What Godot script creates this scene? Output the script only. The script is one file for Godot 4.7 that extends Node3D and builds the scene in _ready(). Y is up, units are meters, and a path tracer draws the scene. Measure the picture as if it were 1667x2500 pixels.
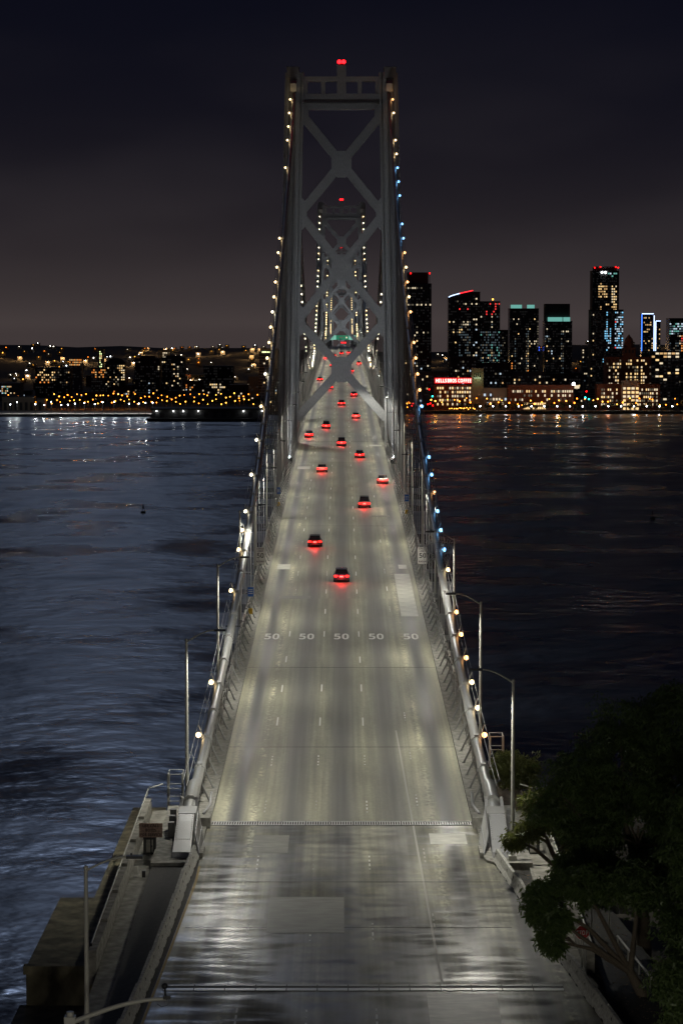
extends Node3D
# Night view along a double-deck suspension bridge towards a waterfront city.
# Units are metres; y = 0 is the water; the bridge runs from the viewpoint along -z.

var rng := RandomNumberGenerator.new()
var names := {}
var mats := {}
var unit_box := BoxMesh.new()
var unit_cyl := CylinderMesh.new()
var unit_ball := SphereMesh.new()
var rope_pair: ArrayMesh
const HALF := 8.84          # half width of the roadway
const ANCHOR := 165.5       # where the main cables come down
const T6 := 530.0
const T5 := 1234.0
const T4 := 1588.0
const T3 := 1941.0
const T2 := 2645.0

func _ready() -> void:
	rng.seed = 7
	set_up_view()
	set_up_shapes()
	set_up_materials()
	build_setting()
	build_bridge_deck()
	build_towers()
	build_cables()
	build_street_lamps()
	build_foreground()
	build_portal()
	build_trees()
	build_city_right()
	build_city_left()
	build_waterfront()
	build_cars()

# ------------------------------------------------------------------ camera, sky, moon, exposure
func set_up_view() -> void:
	var cam := Camera3D.new()
	cam.name = "camera"
	cam.position = Vector3(0, 105, 0)
	cam.rotation = Vector3(-atan(450.0 / 6060.0), 0, 0)
	cam.fov = rad_to_deg(2.0 * atan(1250.0 / 6060.0))
	cam.near = 1.0
	cam.far = 20000.0
	add_child(cam)
	cam.current = true
	var sky_mat := ProceduralSkyMaterial.new()
	sky_mat.sky_top_color = lin(0.0028, 0.0033, 0.0082)
	sky_mat.sky_horizon_color = lin(0.060, 0.047, 0.046)
	sky_mat.sky_curve = 0.020
	sky_mat.ground_bottom_color = lin(0.050, 0.039, 0.039)
	sky_mat.ground_horizon_color = lin(0.050, 0.039, 0.039)
	sky_mat.sky_cover = cloud_cover()
	sky_mat.sky_cover_modulate = Color(1, 1, 1, 1)
	var sky := Sky.new()
	sky.sky_material = sky_mat
	var env := Environment.new()
	env.background_mode = Environment.BG_SKY
	env.sky = sky
	env.background_energy_multiplier = 1.0
	env.tonemap_mode = Environment.TONE_MAPPER_LINEAR
	env.tonemap_exposure = 1.0
	env.sdfgi_enabled = true
	env.ssao_enabled = true
	env.ssil_enabled = true
	var we := WorldEnvironment.new()
	we.name = "world_environment"
	we.environment = env
	add_child(we)
	var moon := DirectionalLight3D.new()
	moon.name = "moon"
	moon.light_color = Color(0.74, 0.83, 1.0)
	moon.light_energy = 0.0105
	moon.light_angular_distance = 2.0
	moon.shadow_enabled = true
	moon.sky_mode = DirectionalLight3D.SKY_MODE_LIGHT_ONLY
	add_child(moon)
	# stands ahead and to the left, above the frame
	var az := deg_to_rad(-5.5)
	var el := deg_to_rad(22.0)
	var from := Vector3(sin(az) * cos(el), sin(el), -cos(az) * cos(el))
	moon.look_at_from_position(from * 100.0, Vector3.ZERO, Vector3.UP)

func cloud_cover() -> ImageTexture:
	# low cloud lit by the city, in long flat banks all round the horizon
	var w := 2048
	var h := 1024
	var n := FastNoiseLite.new()
	n.seed = 11
	n.frequency = 0.012
	n.fractal_octaves = 4
	var src := n.get_seamless_image(w, 512)
	src.resize(w, 256)
	src.convert(Image.FORMAT_L8)
	var im := Image.create_empty(w, h, false, Image.FORMAT_RGBAF)
	for y in range(380, 512):
		var el := (512.0 - y) / 1024.0 * 180.0
		var lump := smoothstep(0.0, 1.5, el) * (1.0 - smoothstep(2.5, 9.0, el))
		for x in w:
			var v := src.get_pixel(x, (y * 2) % 256).r
			var a := clampf((v - 0.40) * 2.4, 0.0, 1.0) * lump * 0.006
			im.set_pixel(x, y, Color(a * 1.0, a * 0.84, a * 0.86, 1.0))
	return ImageTexture.create_from_image(im)

# ------------------------------------------------------------------ helpers
func lin(r: float, g: float, b: float) -> Color:
	return Color(r, g, b).linear_to_srgb()

func numbered(called: String) -> String:
	if not names.has(called):
		names[called] = 0
		return called
	names[called] += 1
	return "%s_%03d" % [called, names[called]]

const ORDINAL := ["first", "second", "third", "fourth", "fifth", "sixth", "seventh", "eighth", "ninth"]

func thing(called: String, label: String, category: String, at := Vector3.ZERO, group := "") -> Node3D:
	var o := Node3D.new()
	o.name = numbered(called)
	o.position = at
	add_child(o)
	tag(o, label, category, group)
	return o

func tag(o: Node, label: String, category: String, group := "") -> void:
	o.set_meta("label", label)
	o.set_meta("category", category)
	if group:
		o.set_meta("group", group)

func piece(parent: Node, called: String, mesh: Mesh, m: Material, xf := Transform3D.IDENTITY) -> MeshInstance3D:
	var o := MeshInstance3D.new()
	o.name = called
	o.mesh = mesh
	o.material_override = m
	o.transform = xf
	parent.add_child(o, true)
	return o

func structure(called: String, mesh: Mesh, m: Material) -> MeshInstance3D:
	var o := piece(self, numbered(called), mesh, m)
	o.set_meta("kind", "structure")
	return o

func box(parent: Node, called: String, c: Vector3, s: Vector3, m: Material, turn := Basis.IDENTITY) -> MeshInstance3D:
	return piece(parent, called, unit_box, m, Transform3D(turn * Basis.from_scale(s), c))

func along(a: Vector3, b: Vector3) -> Basis:
	var y := (b - a).normalized()
	var x := y.cross(Vector3(0.13, 0.2, 0.97)).normalized()
	return Basis(x, y, x.cross(y))

func rod(parent: Node, called: String, a: Vector3, b: Vector3, r: float, m: Material) -> MeshInstance3D:
	var t := along(a, b)
	return piece(parent, called, unit_cyl, m, Transform3D(Basis(t.x * r, t.y * a.distance_to(b), t.z * r), (a + b) * 0.5))

func bar(parent: Node, called: String, a: Vector3, b: Vector3, w: float, deep: float, m: Material, side := Vector3(0, 0, 1)) -> MeshInstance3D:
	# a square bar from a to b; deep is its size along side
	var y := (b - a).normalized()
	var x := y.cross(side).normalized()
	var z := x.cross(y).normalized()
	return piece(parent, called, unit_box, m, Transform3D(Basis(x * w, y * a.distance_to(b), z * deep), (a + b) * 0.5))

func ball(parent: Node, called: String, c: Vector3, r: float, m: Material) -> MeshInstance3D:
	return piece(parent, called, unit_ball, m, Transform3D(Basis.from_scale(Vector3.ONE * r), c))

func tool() -> SurfaceTool:
	var st := SurfaceTool.new()
	st.begin(Mesh.PRIMITIVE_TRIANGLES)
	return st

func add_box(st: SurfaceTool, c: Vector3, s: Vector3, turn := Basis.IDENTITY) -> void:
	st.append_from(unit_box, 0, Transform3D(turn * Basis.from_scale(s), c))

func add_rod(st: SurfaceTool, a: Vector3, b: Vector3, r: float) -> void:
	var t := along(a, b)
	st.append_from(unit_cyl, 0, Transform3D(Basis(t.x * r, t.y * a.distance_to(b), t.z * r), (a + b) * 0.5))

func tri(st: SurfaceTool, a: Vector3, b: Vector3, c: Vector3) -> void:
	for p in [a, b, c]:
		st.add_vertex(p)

func quad(st: SurfaceTool, a: Vector3, b: Vector3, c: Vector3, d: Vector3) -> void:
	tri(st, a, b, c)
	tri(st, a, c, d)

func sweep(path: Array, radii: Array, sides := 10) -> ArrayMesh:
	# a tube with a radius at each point, capped at both ends
	var v := PackedVector3Array()
	var n := PackedVector3Array()
	var ix := PackedInt32Array()
	for i in path.size():
		var p: Vector3 = path[i]
		var before: Vector3 = path[maxi(i - 1, 0)]
		var after: Vector3 = path[mini(i + 1, path.size() - 1)]
		var f := (after - before).normalized()
		var x := f.cross(Vector3.UP if absf(f.y) < 0.95 else Vector3.RIGHT).normalized()
		var u := x.cross(f)
		for k in sides:
			var a := TAU * k / sides
			var q := x * cos(a) + u * sin(a)
			v.append(p + q * float(radii[i]))
			n.append(q)
	for i in path.size() - 1:
		for k in sides:
			var a := i * sides + k
			var b := i * sides + (k + 1) % sides
			ix.append_array([a, b, a + sides, b, b + sides, a + sides])
	for e in [0, path.size() - 1]:
		for k in range(1, sides - 1):
			var o: int = e * sides
			if e == 0:
				ix.append_array([o, o + k + 1, o + k])
			else:
				ix.append_array([o, o + k, o + k + 1])
	var arrays := []
	arrays.resize(Mesh.ARRAY_MAX)
	arrays[Mesh.ARRAY_VERTEX] = v
	arrays[Mesh.ARRAY_NORMAL] = n
	arrays[Mesh.ARRAY_INDEX] = ix
	var mesh := ArrayMesh.new()
	mesh.add_surface_from_arrays(Mesh.PRIMITIVE_TRIANGLES, arrays)
	return mesh

func tube(parent: Node, called: String, path: Array, r: float, m: Material, sides := 8) -> MeshInstance3D:
	var radii := []
	radii.resize(path.size())
	radii.fill(r)
	return piece(parent, called, sweep(path, radii, sides), m)

func loft(rings: Array) -> ArrayMesh:
	# rings (counter-clockwise seen along the loft) joined one to the next, closed at both ends, flat shaded
	var st := tool()
	st.set_smooth_group(-1)
	var count: int = rings[0].size()
	for i in rings.size() - 1:
		for k in count:
			var j := (k + 1) % count
			quad(st, rings[i][k], rings[i][j], rings[i + 1][j], rings[i + 1][k])
	var first: Array = rings[0]
	var last: Array = rings[-1]
	for k in range(1, count - 1):
		tri(st, first[0], first[k + 1], first[k])
		tri(st, last[0], last[k], last[k + 1])
	st.generate_normals()
	return st.commit()

func lettering(parent: Node, called: String, words: String, at: Vector3, width: float, height: float, m: Material, turn := Basis.IDENTITY, thick := 0.02, heavy := true) -> MeshInstance3D:
	var t := TextMesh.new()
	var f := SystemFont.new()
	f.font_names = PackedStringArray(["Droid Sans"])
	f.font_weight = 700 if heavy else 400
	t.font = f
	t.text = words
	t.font_size = 32
	t.pixel_size = 0.03
	t.depth = 0.1
	var b := t.get_aabb()
	var k := Vector3(width / maxf(b.size.x, 0.01), height / maxf(b.size.y, 0.01), thick / 0.1)
	var mid := b.get_center() * k
	return piece(parent, called, t, m, Transform3D(turn * Basis.from_scale(k), at - turn * mid))

func set_up_shapes() -> void:
	unit_cyl.top_radius = 1.0
	unit_cyl.bottom_radius = 1.0
	unit_cyl.height = 1.0
	unit_cyl.radial_segments = 8
	unit_cyl.rings = 0
	unit_ball.radius = 1.0
	unit_ball.height = 2.0
	unit_ball.radial_segments = 12
	unit_ball.rings = 6
	var st := tool()
	for x in [-0.28, 0.28]:
		for z in [-0.16, 0.16]:
			var c := CylinderMesh.new()
			c.top_radius = 0.034
			c.bottom_radius = 0.034
			c.height = 1.0
			c.radial_segments = 6
			c.rings = 0
			st.append_from(c, 0, Transform3D(Basis.IDENTITY, Vector3(x, 0.5, z)))
	rope_pair = st.commit()

# ------------------------------------------------------------------ materials
func noise_bytes(w: int, h: int, freq: float, octaves: int, sd: int) -> PackedByteArray:
	var n := FastNoiseLite.new()
	n.seed = sd
	n.frequency = freq
	n.fractal_octaves = octaves
	var im := n.get_seamless_image(w, h)
	im.convert(Image.FORMAT_L8)
	return im.get_data()

func grain(w: int, h: int, freq: float, octaves: int, sd: int, lo: float, hi: float) -> ImageTexture:
	# a grey multiplier between lo and hi (sRGB values)
	var d := noise_bytes(w, h, freq, octaves, sd)
	for i in d.size():
		d[i] = int(255.0 * lerpf(lo, hi, d[i] / 255.0))
	return ImageTexture.create_from_image(Image.create_from_data(w, h, false, Image.FORMAT_L8, d))

func paint(key: String, c: Color, rough: float, metal := 0.0, tex: Texture2D = null, scale := Vector3.ONE) -> StandardMaterial3D:
	var m := StandardMaterial3D.new()
	m.resource_name = key
	m.albedo_color = c
	m.roughness = rough
	m.metallic = metal
	if tex:
		m.albedo_texture = tex
		m.uv1_triplanar = true
		m.uv1_world_triplanar = true
		m.uv1_scale = scale
	mats[key] = m
	return m

func glow(key: String, c: Color, energy: float) -> StandardMaterial3D:
	var m := StandardMaterial3D.new()
	m.resource_name = key
	m.albedo_color = Color(0.1, 0.1, 0.1)
	m.roughness = 0.6
	m.emission_enabled = true
	m.emission = c
	m.emission_energy_multiplier = energy
	mats[key] = m
	return m

func set_up_materials() -> void:
	var mottled := grain(512, 512, 0.02, 5, 3, 0.66, 1.0)
	var fine := grain(512, 512, 0.05, 5, 5, 0.8, 1.0)
	var blotchy := grain(512, 512, 0.012, 5, 8, 0.5, 1.0)
	paint("walkway", lin(0.40, 0.395, 0.36), 0.85, 0.0, mottled, Vector3(0.16, 0.16, 0.16))
	paint("concrete", lin(0.44, 0.43, 0.38), 0.88, 0.0, mottled, Vector3(0.1, 0.22, 0.1))
	paint("old_concrete", lin(0.36, 0.33, 0.22), 0.92, 0.0, blotchy, Vector3(0.09, 0.05, 0.09))
	paint("barrier", lin(0.58, 0.58, 0.54), 0.8, 0.0, mottled, Vector3(0.3, 0.5, 0.3))
	paint("tower_steel", lin(0.36, 0.37, 0.38), 0.6, 0.1, fine, Vector3(0.25, 0.05, 0.25))
	paint("tower_dark", lin(0.20, 0.205, 0.21), 0.6, 0.1, fine, Vector3(0.25, 0.05, 0.25))
	paint("cable_wrap", lin(0.42, 0.43, 0.42), 0.42, 0.35, fine, Vector3(0.5, 0.5, 0.12))
	paint("band_steel", lin(0.36, 0.365, 0.36), 0.45, 0.3)
	paint("rope_steel", lin(0.40, 0.405, 0.40), 0.5, 0.4)
	paint("rail_steel", lin(0.27, 0.275, 0.27), 0.55, 0.15)
	paint("galvanized", lin(0.50, 0.50, 0.45), 0.5, 0.1)
	paint("dark_metal", lin(0.03, 0.031, 0.033), 0.5, 0.4)
	paint("housing_steel", lin(0.47, 0.48, 0.50), 0.4, 0.35, fine, Vector3(0.6, 0.2, 0.6))
	paint("joint_steel", lin(0.62, 0.63, 0.62), 0.4, 0.25)
	paint("joint_gap", lin(0.02, 0.02, 0.02), 0.7)
	paint("white_paint", lin(0.78, 0.78, 0.74), 0.55)
	paint("worn_paint", lin(0.42, 0.41, 0.37), 0.65)
	paint("yellow_paint", lin(0.36, 0.24, 0.05), 0.7)
	paint("asphalt", lin(0.045, 0.044, 0.04), 0.8, 0.0, mottled, Vector3(0.2, 0.2, 0.2))
	paint("soil", lin(0.09, 0.08, 0.06), 0.95, 0.0, blotchy, Vector3(0.12, 0.12, 0.12))
	paint("litter", lin(0.22, 0.16, 0.10), 0.9)
	paint("sign_white", lin(0.72, 0.72, 0.68), 0.4)
	paint("sign_black", lin(0.015, 0.015, 0.015), 0.5)
	paint("sign_brown", lin(0.46, 0.31, 0.24), 0.6, 0.0, mottled, Vector3(0.5, 0.5, 0.5))
	paint("sign_brown_ink", lin(0.035, 0.012, 0.010), 0.6)
	paint("sign_red", lin(0.42, 0.012, 0.016), 0.4)
	paint("sign_green", lin(0.005, 0.16, 0.10), 0.4)
	paint("sign_blue", lin(0.01, 0.11, 0.45), 0.4)
	paint("call_yellow", lin(0.60, 0.38, 0.03), 0.5)
	paint("bark", lin(0.16, 0.13, 0.095), 0.9, 0.0, mottled, Vector3(1.5, 0.4, 1.5))
	paint("rubber", lin(0.012, 0.012, 0.012), 0.85)
	paint("rim_metal", lin(0.42, 0.42, 0.43), 0.35, 0.8)
	paint("wall_dark", lin(0.050, 0.046, 0.046), 0.75)
	paint("wall_grey", lin(0.16, 0.155, 0.15), 0.8)
	paint("wall_pale", lin(0.42, 0.39, 0.34), 0.85)
	paint("wall_brick", lin(0.22, 0.085, 0.050), 0.9)
	paint("wall_tan", lin(0.30, 0.24, 0.18), 0.88)
	paint("wall_glass", lin(0.022, 0.027, 0.033), 0.25, 0.3)
	paint("rib_dark", lin(0.08, 0.078, 0.08), 0.7)
	paint("rib_pale", lin(0.30, 0.28, 0.25), 0.8)
	paint("shed_wall", lin(0.10, 0.095, 0.085), 0.85)
	paint("far_tree", lin(0.02, 0.03, 0.014), 0.9)
	# what gives off light
	glow("lamp_white", lin(0.92, 0.97, 1.0), 18.0)
	glow("lamp_led", lin(1.0, 0.95, 0.8), 18.0)
	glow("cable_warm", lin(1.0, 0.70, 0.34), 7.0)
	glow("cable_white", lin(1.0, 0.88, 0.62), 7.0)
	glow("cable_amber", lin(1.0, 0.46, 0.16), 6.0)
	glow("cable_blue", lin(0.20, 0.52, 1.0), 5.0)
	glow("beacon_red", lin(1.0, 0.004, 0.006), 14.0)
	glow("lamp_amber", lin(1.0, 0.24, 0.02), 8.0)
	glow("lamp_gold", lin(1.0, 0.42, 0.05), 7.0)
	glow("tail_red", lin(1.0, 0.008, 0.006), 16.0)
	glow("win_warm", lin(1.0, 0.60, 0.25), 0.7)
	glow("win_gold", lin(1.0, 0.68, 0.30), 1.2)
	glow("win_cream", lin(1.0, 0.82, 0.55), 0.9)
	glow("win_dim", lin(0.8, 0.68, 0.48), 0.16)
	glow("win_faint", lin(0.62, 0.60, 0.60), 0.016)
	glow("win_cool", lin(0.68, 0.85, 1.0), 0.8)
	glow("win_steel", lin(0.45, 0.62, 0.72), 0.13)
	glow("win_teal", lin(0.28, 0.80, 0.70), 0.5)
	glow("win_cyan", lin(0.22, 0.62, 0.95), 1.3)
	glow("win_blue", lin(0.06, 0.14, 1.0), 1.6)
	glow("win_red", lin(1.0, 0.05, 0.05), 1.3)
	glow("win_orange", lin(1.0, 0.32, 0.06), 1.0)
	glow("led_blue", lin(0.05, 0.20, 1.0), 3.0)
	glow("led_pale", lin(0.50, 0.66, 1.0), 3.0)
	glow("led_red", lin(1.0, 0.02, 0.03), 3.0)
	glow("led_lime", lin(0.85, 1.0, 0.45), 2.2)
	glow("neon_board", lin(1.0, 0.012, 0.016), 1.0)
	glow("neon_letters", lin(1.0, 0.62, 0.55), 2.6)
	glow("sign_lit_green", lin(0.02, 0.20, 0.11), 0.9)
	glow("sign_lit_mint", lin(0.30, 0.75, 0.58), 0.8)
	glow("signal_teal", lin(0.02, 0.75, 0.65), 8.0)
	glow("signal_red", lin(1.0, 0.006, 0.006), 6.0)
	glow("tower_slot", lin(0.75, 1.0, 0.65), 1.2)
	road_materials()
	water_material()
	var leaf := paint("leaf", lin(0.060, 0.095, 0.026), 0.5)
	leaf.backlight_enabled = true
	leaf.backlight = lin(0.10, 0.15, 0.03)
	leaf.cull_mode = BaseMaterial3D.CULL_DISABLED
	var leaf2 := paint("leaf_olive", lin(0.075, 0.085, 0.022), 0.55)
	leaf2.backlight_enabled = true
	leaf2.backlight = lin(0.12, 0.14, 0.03)
	leaf2.cull_mode = BaseMaterial3D.CULL_DISABLED
	var red_leaf := paint("leaf_red", lin(0.35, 0.05, 0.02), 0.6)
	red_leaf.cull_mode = BaseMaterial3D.CULL_DISABLED
	for c in [["car_black", lin(0.012, 0.012, 0.014)], ["car_grey", lin(0.10, 0.105, 0.11)], ["car_white", lin(0.55, 0.55, 0.53)], ["car_blue", lin(0.02, 0.035, 0.09)], ["car_red", lin(0.16, 0.012, 0.012)]]:
		var m := paint(c[0], c[1], 0.35, 0.2)
		m.clearcoat_enabled = true
		m.clearcoat = 0.8
		m.clearcoat_roughness = 0.1
	paint("car_glass", lin(0.012, 0.014, 0.016), 0.08)
	paint("car_trim", lin(0.02, 0.02, 0.021), 0.5)

func road_materials() -> void:
	# u runs across the deck (17.68 m), v along it (140 m to a repeat): oil strips down the lanes, tyre-worn streaks, pale lime stains
	var w := 512
	var h := 2048
	var big := noise_bytes(256, 512, 0.014, 4, 21)
	var fine := noise_bytes(512, 512, 0.09, 3, 22)
	var streak := noise_bytes(512, 64, 0.06, 4, 23)
	var cross := noise_bytes(64, 2048, 0.05, 3, 24)
	for kind in 2:
		var col := PackedByteArray()
		col.resize(w * h * 3)
		var rgh := PackedByteArray()
		rgh.resize(w * h)
		var lane_dark := PackedFloat32Array()
		var lime := PackedFloat32Array()
		var strip := [0.60, 0.40, 0.42, 0.38, 0.58]
		var spread := [0.45, 1.0, 0.95, 1.0, 0.55]
		for x in w:
			var m := (x / float(w) - 0.5) * 17.68
			var dk := 0.0
			for k in 5:
				var c: float = -7.072 + 3.536 * k + [-0.2, 0.15, 0.0, 0.1, 0.15][k]
				dk += strip[k] * exp(-pow((m - c) / spread[k], 2.0))
			lane_dark.append(dk)
			lime.append(exp(-pow((m + 6.05) / 0.22, 2.0)) + 0.55 * exp(-pow((m - 6.15) / 0.25, 2.0)) + 0.35 * exp(-pow((m + 8.0) / 0.3, 2.0)))
		for y in h:
			var yb := (y / 4) % 512
			for x in w:
				var b := big[yb * 256 + x / 2] / 255.0
				var f := fine[(y % 512) * 512 + x] / 255.0
				var s := streak[((y / 40) % 64) * 512 + x] / 255.0
				var t := cross[y * 64 + x / 8] / 255.0
				var dk := lane_dark[x] * (0.75 + 0.5 * b)
				var lm := lime[x] * clampf((f * 0.7 + t * 0.5 + b * 0.75 - 0.9) * 3.0, 0.0, 1.0)
				var v := (0.62 + 0.18 * (s - 0.5) + 0.10 * (f - 0.5) + 0.14 * (b - 0.5))
				if kind == 1:
					v += -0.11 - 0.50 * (b - 0.5) + 0.26 * (t - 0.5)
				v = v * (1.0 - 0.72 * dk) + lm * 0.26
				var tint := clampf(1.0 - dk * 1.5, 0.0, 1.0)
				var i := (y * w + x) * 3
				col[i] = int(clampf(v, 0.0, 1.0) * 255.0)
				col[i + 1] = int(clampf(v * (1.0 - 0.01 * tint), 0.0, 1.0) * 255.0)
				col[i + 2] = int(clampf(v * (1.0 - 0.13 * tint), 0.0, 1.0) * 255.0)
				var rr := 0.62 + 0.16 * (f - 0.5) - 0.14 * dk + 0.16 * (s - 0.5)
				if kind == 1:
					rr = 0.50 + 0.56 * (t - 0.5) * (0.5 + b) + 0.40 * (b - 0.5) + 0.10 * (f - 0.5)
				rgh[y * w + x] = int(clampf(rr, 0.3, 0.95) * 255.0)
		var m := StandardMaterial3D.new()
		m.resource_name = ["road_deck", "road_approach"][kind]
		m.albedo_color = Color(1, 1, 1)
		m.albedo_texture = ImageTexture.create_from_image(Image.create_from_data(w, h, false, Image.FORMAT_RGB8, col))
		m.roughness = 1.0
		m.roughness_texture = ImageTexture.create_from_image(Image.create_from_data(w, h, false, Image.FORMAT_L8, rgh))
		m.roughness_texture_channel = BaseMaterial3D.TEXTURE_CHANNEL_RED
		mats[m.resource_name] = m
	var patch_tex := grain(256, 256, 0.02, 4, 31, 0.78, 1.0)
	paint("road_patch", lin(0.74, 0.74, 0.66), 0.5, 0.0, patch_tex, Vector3(0.1, 0.25, 0.3))
	paint("road_patch_grey", lin(0.29, 0.29, 0.25), 0.55, 0.0, patch_tex, Vector3(0.1, 0.25, 0.3))

func water_material() -> void:
	var s := 1024
	var a := noise_bytes(s, s, 0.035, 5, 41)
	var b := noise_bytes(s, s, 0.006, 4, 42)
	var hgt := PackedByteArray()
	hgt.resize(s * s)
	var rgh := PackedByteArray()
	rgh.resize(s * s)
	for i in s * s:
		hgt[i] = int(clampf(a[i] * 0.75 + b[i] * 0.25, 0.0, 255.0))
		rgh[i] = int(255.0 * clampf(0.31 + 0.20 * (b[i] / 255.0 - 0.5) * 2.0, 0.15, 0.6))
	var im := Image.create_from_data(s, s, false, Image.FORMAT_L8, hgt)
	im.convert(Image.FORMAT_RGBA8)
	im.bump_map_to_normal_map(4.0)
	var m := StandardMaterial3D.new()
	m.resource_name = "water"
	m.albedo_color = lin(0.006, 0.010, 0.018)
	m.roughness = 1.0
	m.roughness_texture = ImageTexture.create_from_image(Image.create_from_data(s, s, false, Image.FORMAT_L8, rgh))
	m.normal_enabled = true
	m.normal_scale = 0.2
	m.normal_texture = ImageTexture.create_from_image(im)
	m.uv1_scale = Vector3(1, 1, 1)
	mats["water"] = m

# ------------------------------------------------------------------ setting
const PROFILE := [[40.0, 68.6], [120.0, 70.4], [165.0, 71.5], [252.0, 73.6], [346.0, 76.2], [473.0, 79.3], [530.0, 80.6], [697.0, 84.8], [900.0, 88.6], [1220.0, 91.2], [1583.0, 91.6], [1940.0, 90.0], [2640.0, 75.0], [3100.0, 62.0], [3400.0, 54.0]]

func deck(d: float) -> float:
	# height of the road surface at distance d along the bridge
	var i := 1
	while i < PROFILE.size() - 2 and PROFILE[i + 1][0] < d:
		i += 1
	var p0: Array = PROFILE[i - 1]
	var p1: Array = PROFILE[i]
	var p2: Array = PROFILE[i + 1]
	var p3: Array = PROFILE[mini(i + 2, PROFILE.size() - 1)]
	var m1: float = (p2[1] - p0[1]) / (p2[0] - p0[0])
	var m2: float = (p3[1] - p1[1]) / maxf(p3[0] - p1[0], 1.0)
	var h: float = p2[0] - p1[0]
	var t: float = (d - p1[0]) / h
	return (2 * t * t * t - 3 * t * t + 1) * p1[1] + (t * t * t - 2 * t * t + t) * h * m1 + (-2 * t * t * t + 3 * t * t) * p2[1] + (t * t * t - t * t) * h * m2

func steps(from: float, to: float, by: float) -> Array:
	var n := maxi(1, int(ceil((to - from) / by)))
	var out := []
	for i in n + 1:
		out.append(lerpf(from, to, i / float(n)))
	return out

func ribbon(ds: Array, left: Callable, right: Callable, up: float, thick := 0.0) -> ArrayMesh:
	# a sheet (or a slab, with a thickness) that follows the deck
	var st := tool()
	st.set_smooth_group(-1)
	for i in ds.size() - 1:
		var p := []
		for k in 2:
			var d: float = ds[i + k]
			for x in [left.call(d), right.call(d)]:
				p.append(Vector3(x, deck(d) + up, -d))
		for k in [0, 2, 1, 1, 2, 3]:
			st.set_uv(Vector2(p[k].x / 17.68 + 0.5, -p[k].z / 140.0))
			st.add_vertex(p[k])
		if thick > 0.0:
			var dn := Vector3(0, -thick, 0)
			quad(st, p[0], p[0] + dn, p[2] + dn, p[2])
			quad(st, p[1], p[3], p[3] + dn, p[1] + dn)
			quad(st, p[0] + dn, p[1] + dn, p[3] + dn, p[2] + dn)
			if i == 0:
				quad(st, p[0], p[1], p[1] + dn, p[0] + dn)
			if i == ds.size() - 2:
				quad(st, p[2], p[2] + dn, p[3] + dn, p[3])
	st.generate_normals()
	return st.commit()

func at_x(x: float) -> Callable:
	return func(_d): return x

func road_left(d: float) -> float:
	return -9.0 if d > 150.0 else -9.0 - 0.035 * (150.0 - d)

func road_right(d: float) -> float:
	return 8.84 + 0.1 * clampf(165.0 - d, 0.0, 30.0) + 0.11 * clampf(135.0 - d, 0.0, 200.0)

func build_setting() -> void:
	# the bay
	var st := tool()
	var tile := 610.0
	for i in 18:
		for k in 20:
			var a := Vector3(-5000 + k * 500, 0, 300 - i * 500)
			var pts := [a, a + Vector3(0, 0, -500), a + Vector3(500, 0, -500), a + Vector3(500, 0, 0)]
			for j in [0, 1, 2, 0, 2, 3]:
				st.set_uv(Vector2(pts[j].x, pts[j].z) / tile)
				st.set_normal(Vector3.UP)
				st.add_vertex(pts[j])
	st.generate_tangents()
	structure("water", st.commit(), mats.water)
	# the city's ground and the low hills far behind it
	st = tool()
	var hn := FastNoiseLite.new()
	hn.seed = 4
	hn.frequency = 0.0011
	hn.fractal_octaves = 3
	var grid := []
	for i in 30:
		var row := []
		for k in 73:
			row.append(Vector3(-3600 + k * 100, land(-3600 + k * 100, 3045 + i * 90, hn), -(3045 + i * 90)))
		grid.append(row)
	for i in 29:
		for k in 72:
			quad(st, grid[i][k], grid[i + 1][k], grid[i + 1][k + 1], grid[i][k + 1])
	st.generate_normals()
	structure("ground", st.commit(), mats.soil)
	structure("seawall", ribbon_box(-2600, 2600, -3, 3.4, 3036, 3046), mats.old_concrete)
	# the island slope under the right-hand trees
	st = tool()
	st.set_smooth_group(-1)
	var hill := []
	for i in 26:
		var row := []
		for k in 16:
			var d := 60.0 + i * 5.0
			var x: float = road_right(d) + 0.3 + k * k * 0.19
			var y := deck(d) - 0.4 - 0.10 * k - 0.035 * k * k + 0.12 * sin(i * 1.7 + k * 2.3)
			row.append(Vector3(x, minf(y, deck(d) - 0.38), -d))
		hill.append(row)
	for i in 25:
		for k in 15:
			quad(st, hill[i][k], hill[i + 1][k], hill[i + 1][k + 1], hill[i][k + 1])
	st.generate_normals()
	structure("hillside", st.commit(), mats.soil)

func land(x: float, d: float, n: FastNoiseLite) -> float:
	var rise := smoothstep(3800.0, 5500.0, d)
	return 2.6 + rise * (53.0 + 24.0 * n.get_noise_2d(x * 1.5, d)) + 3.0 * smoothstep(3300.0, 3700.0, d)

func ribbon_box(x0: float, x1: float, y0: float, y1: float, d0: float, d1: float) -> ArrayMesh:
	var st := tool()
	add_box(st, Vector3((x0 + x1) / 2, (y0 + y1) / 2, -(d0 + d1) / 2), Vector3(x1 - x0, y1 - y0, d1 - d0))
	return st.commit()

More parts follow.
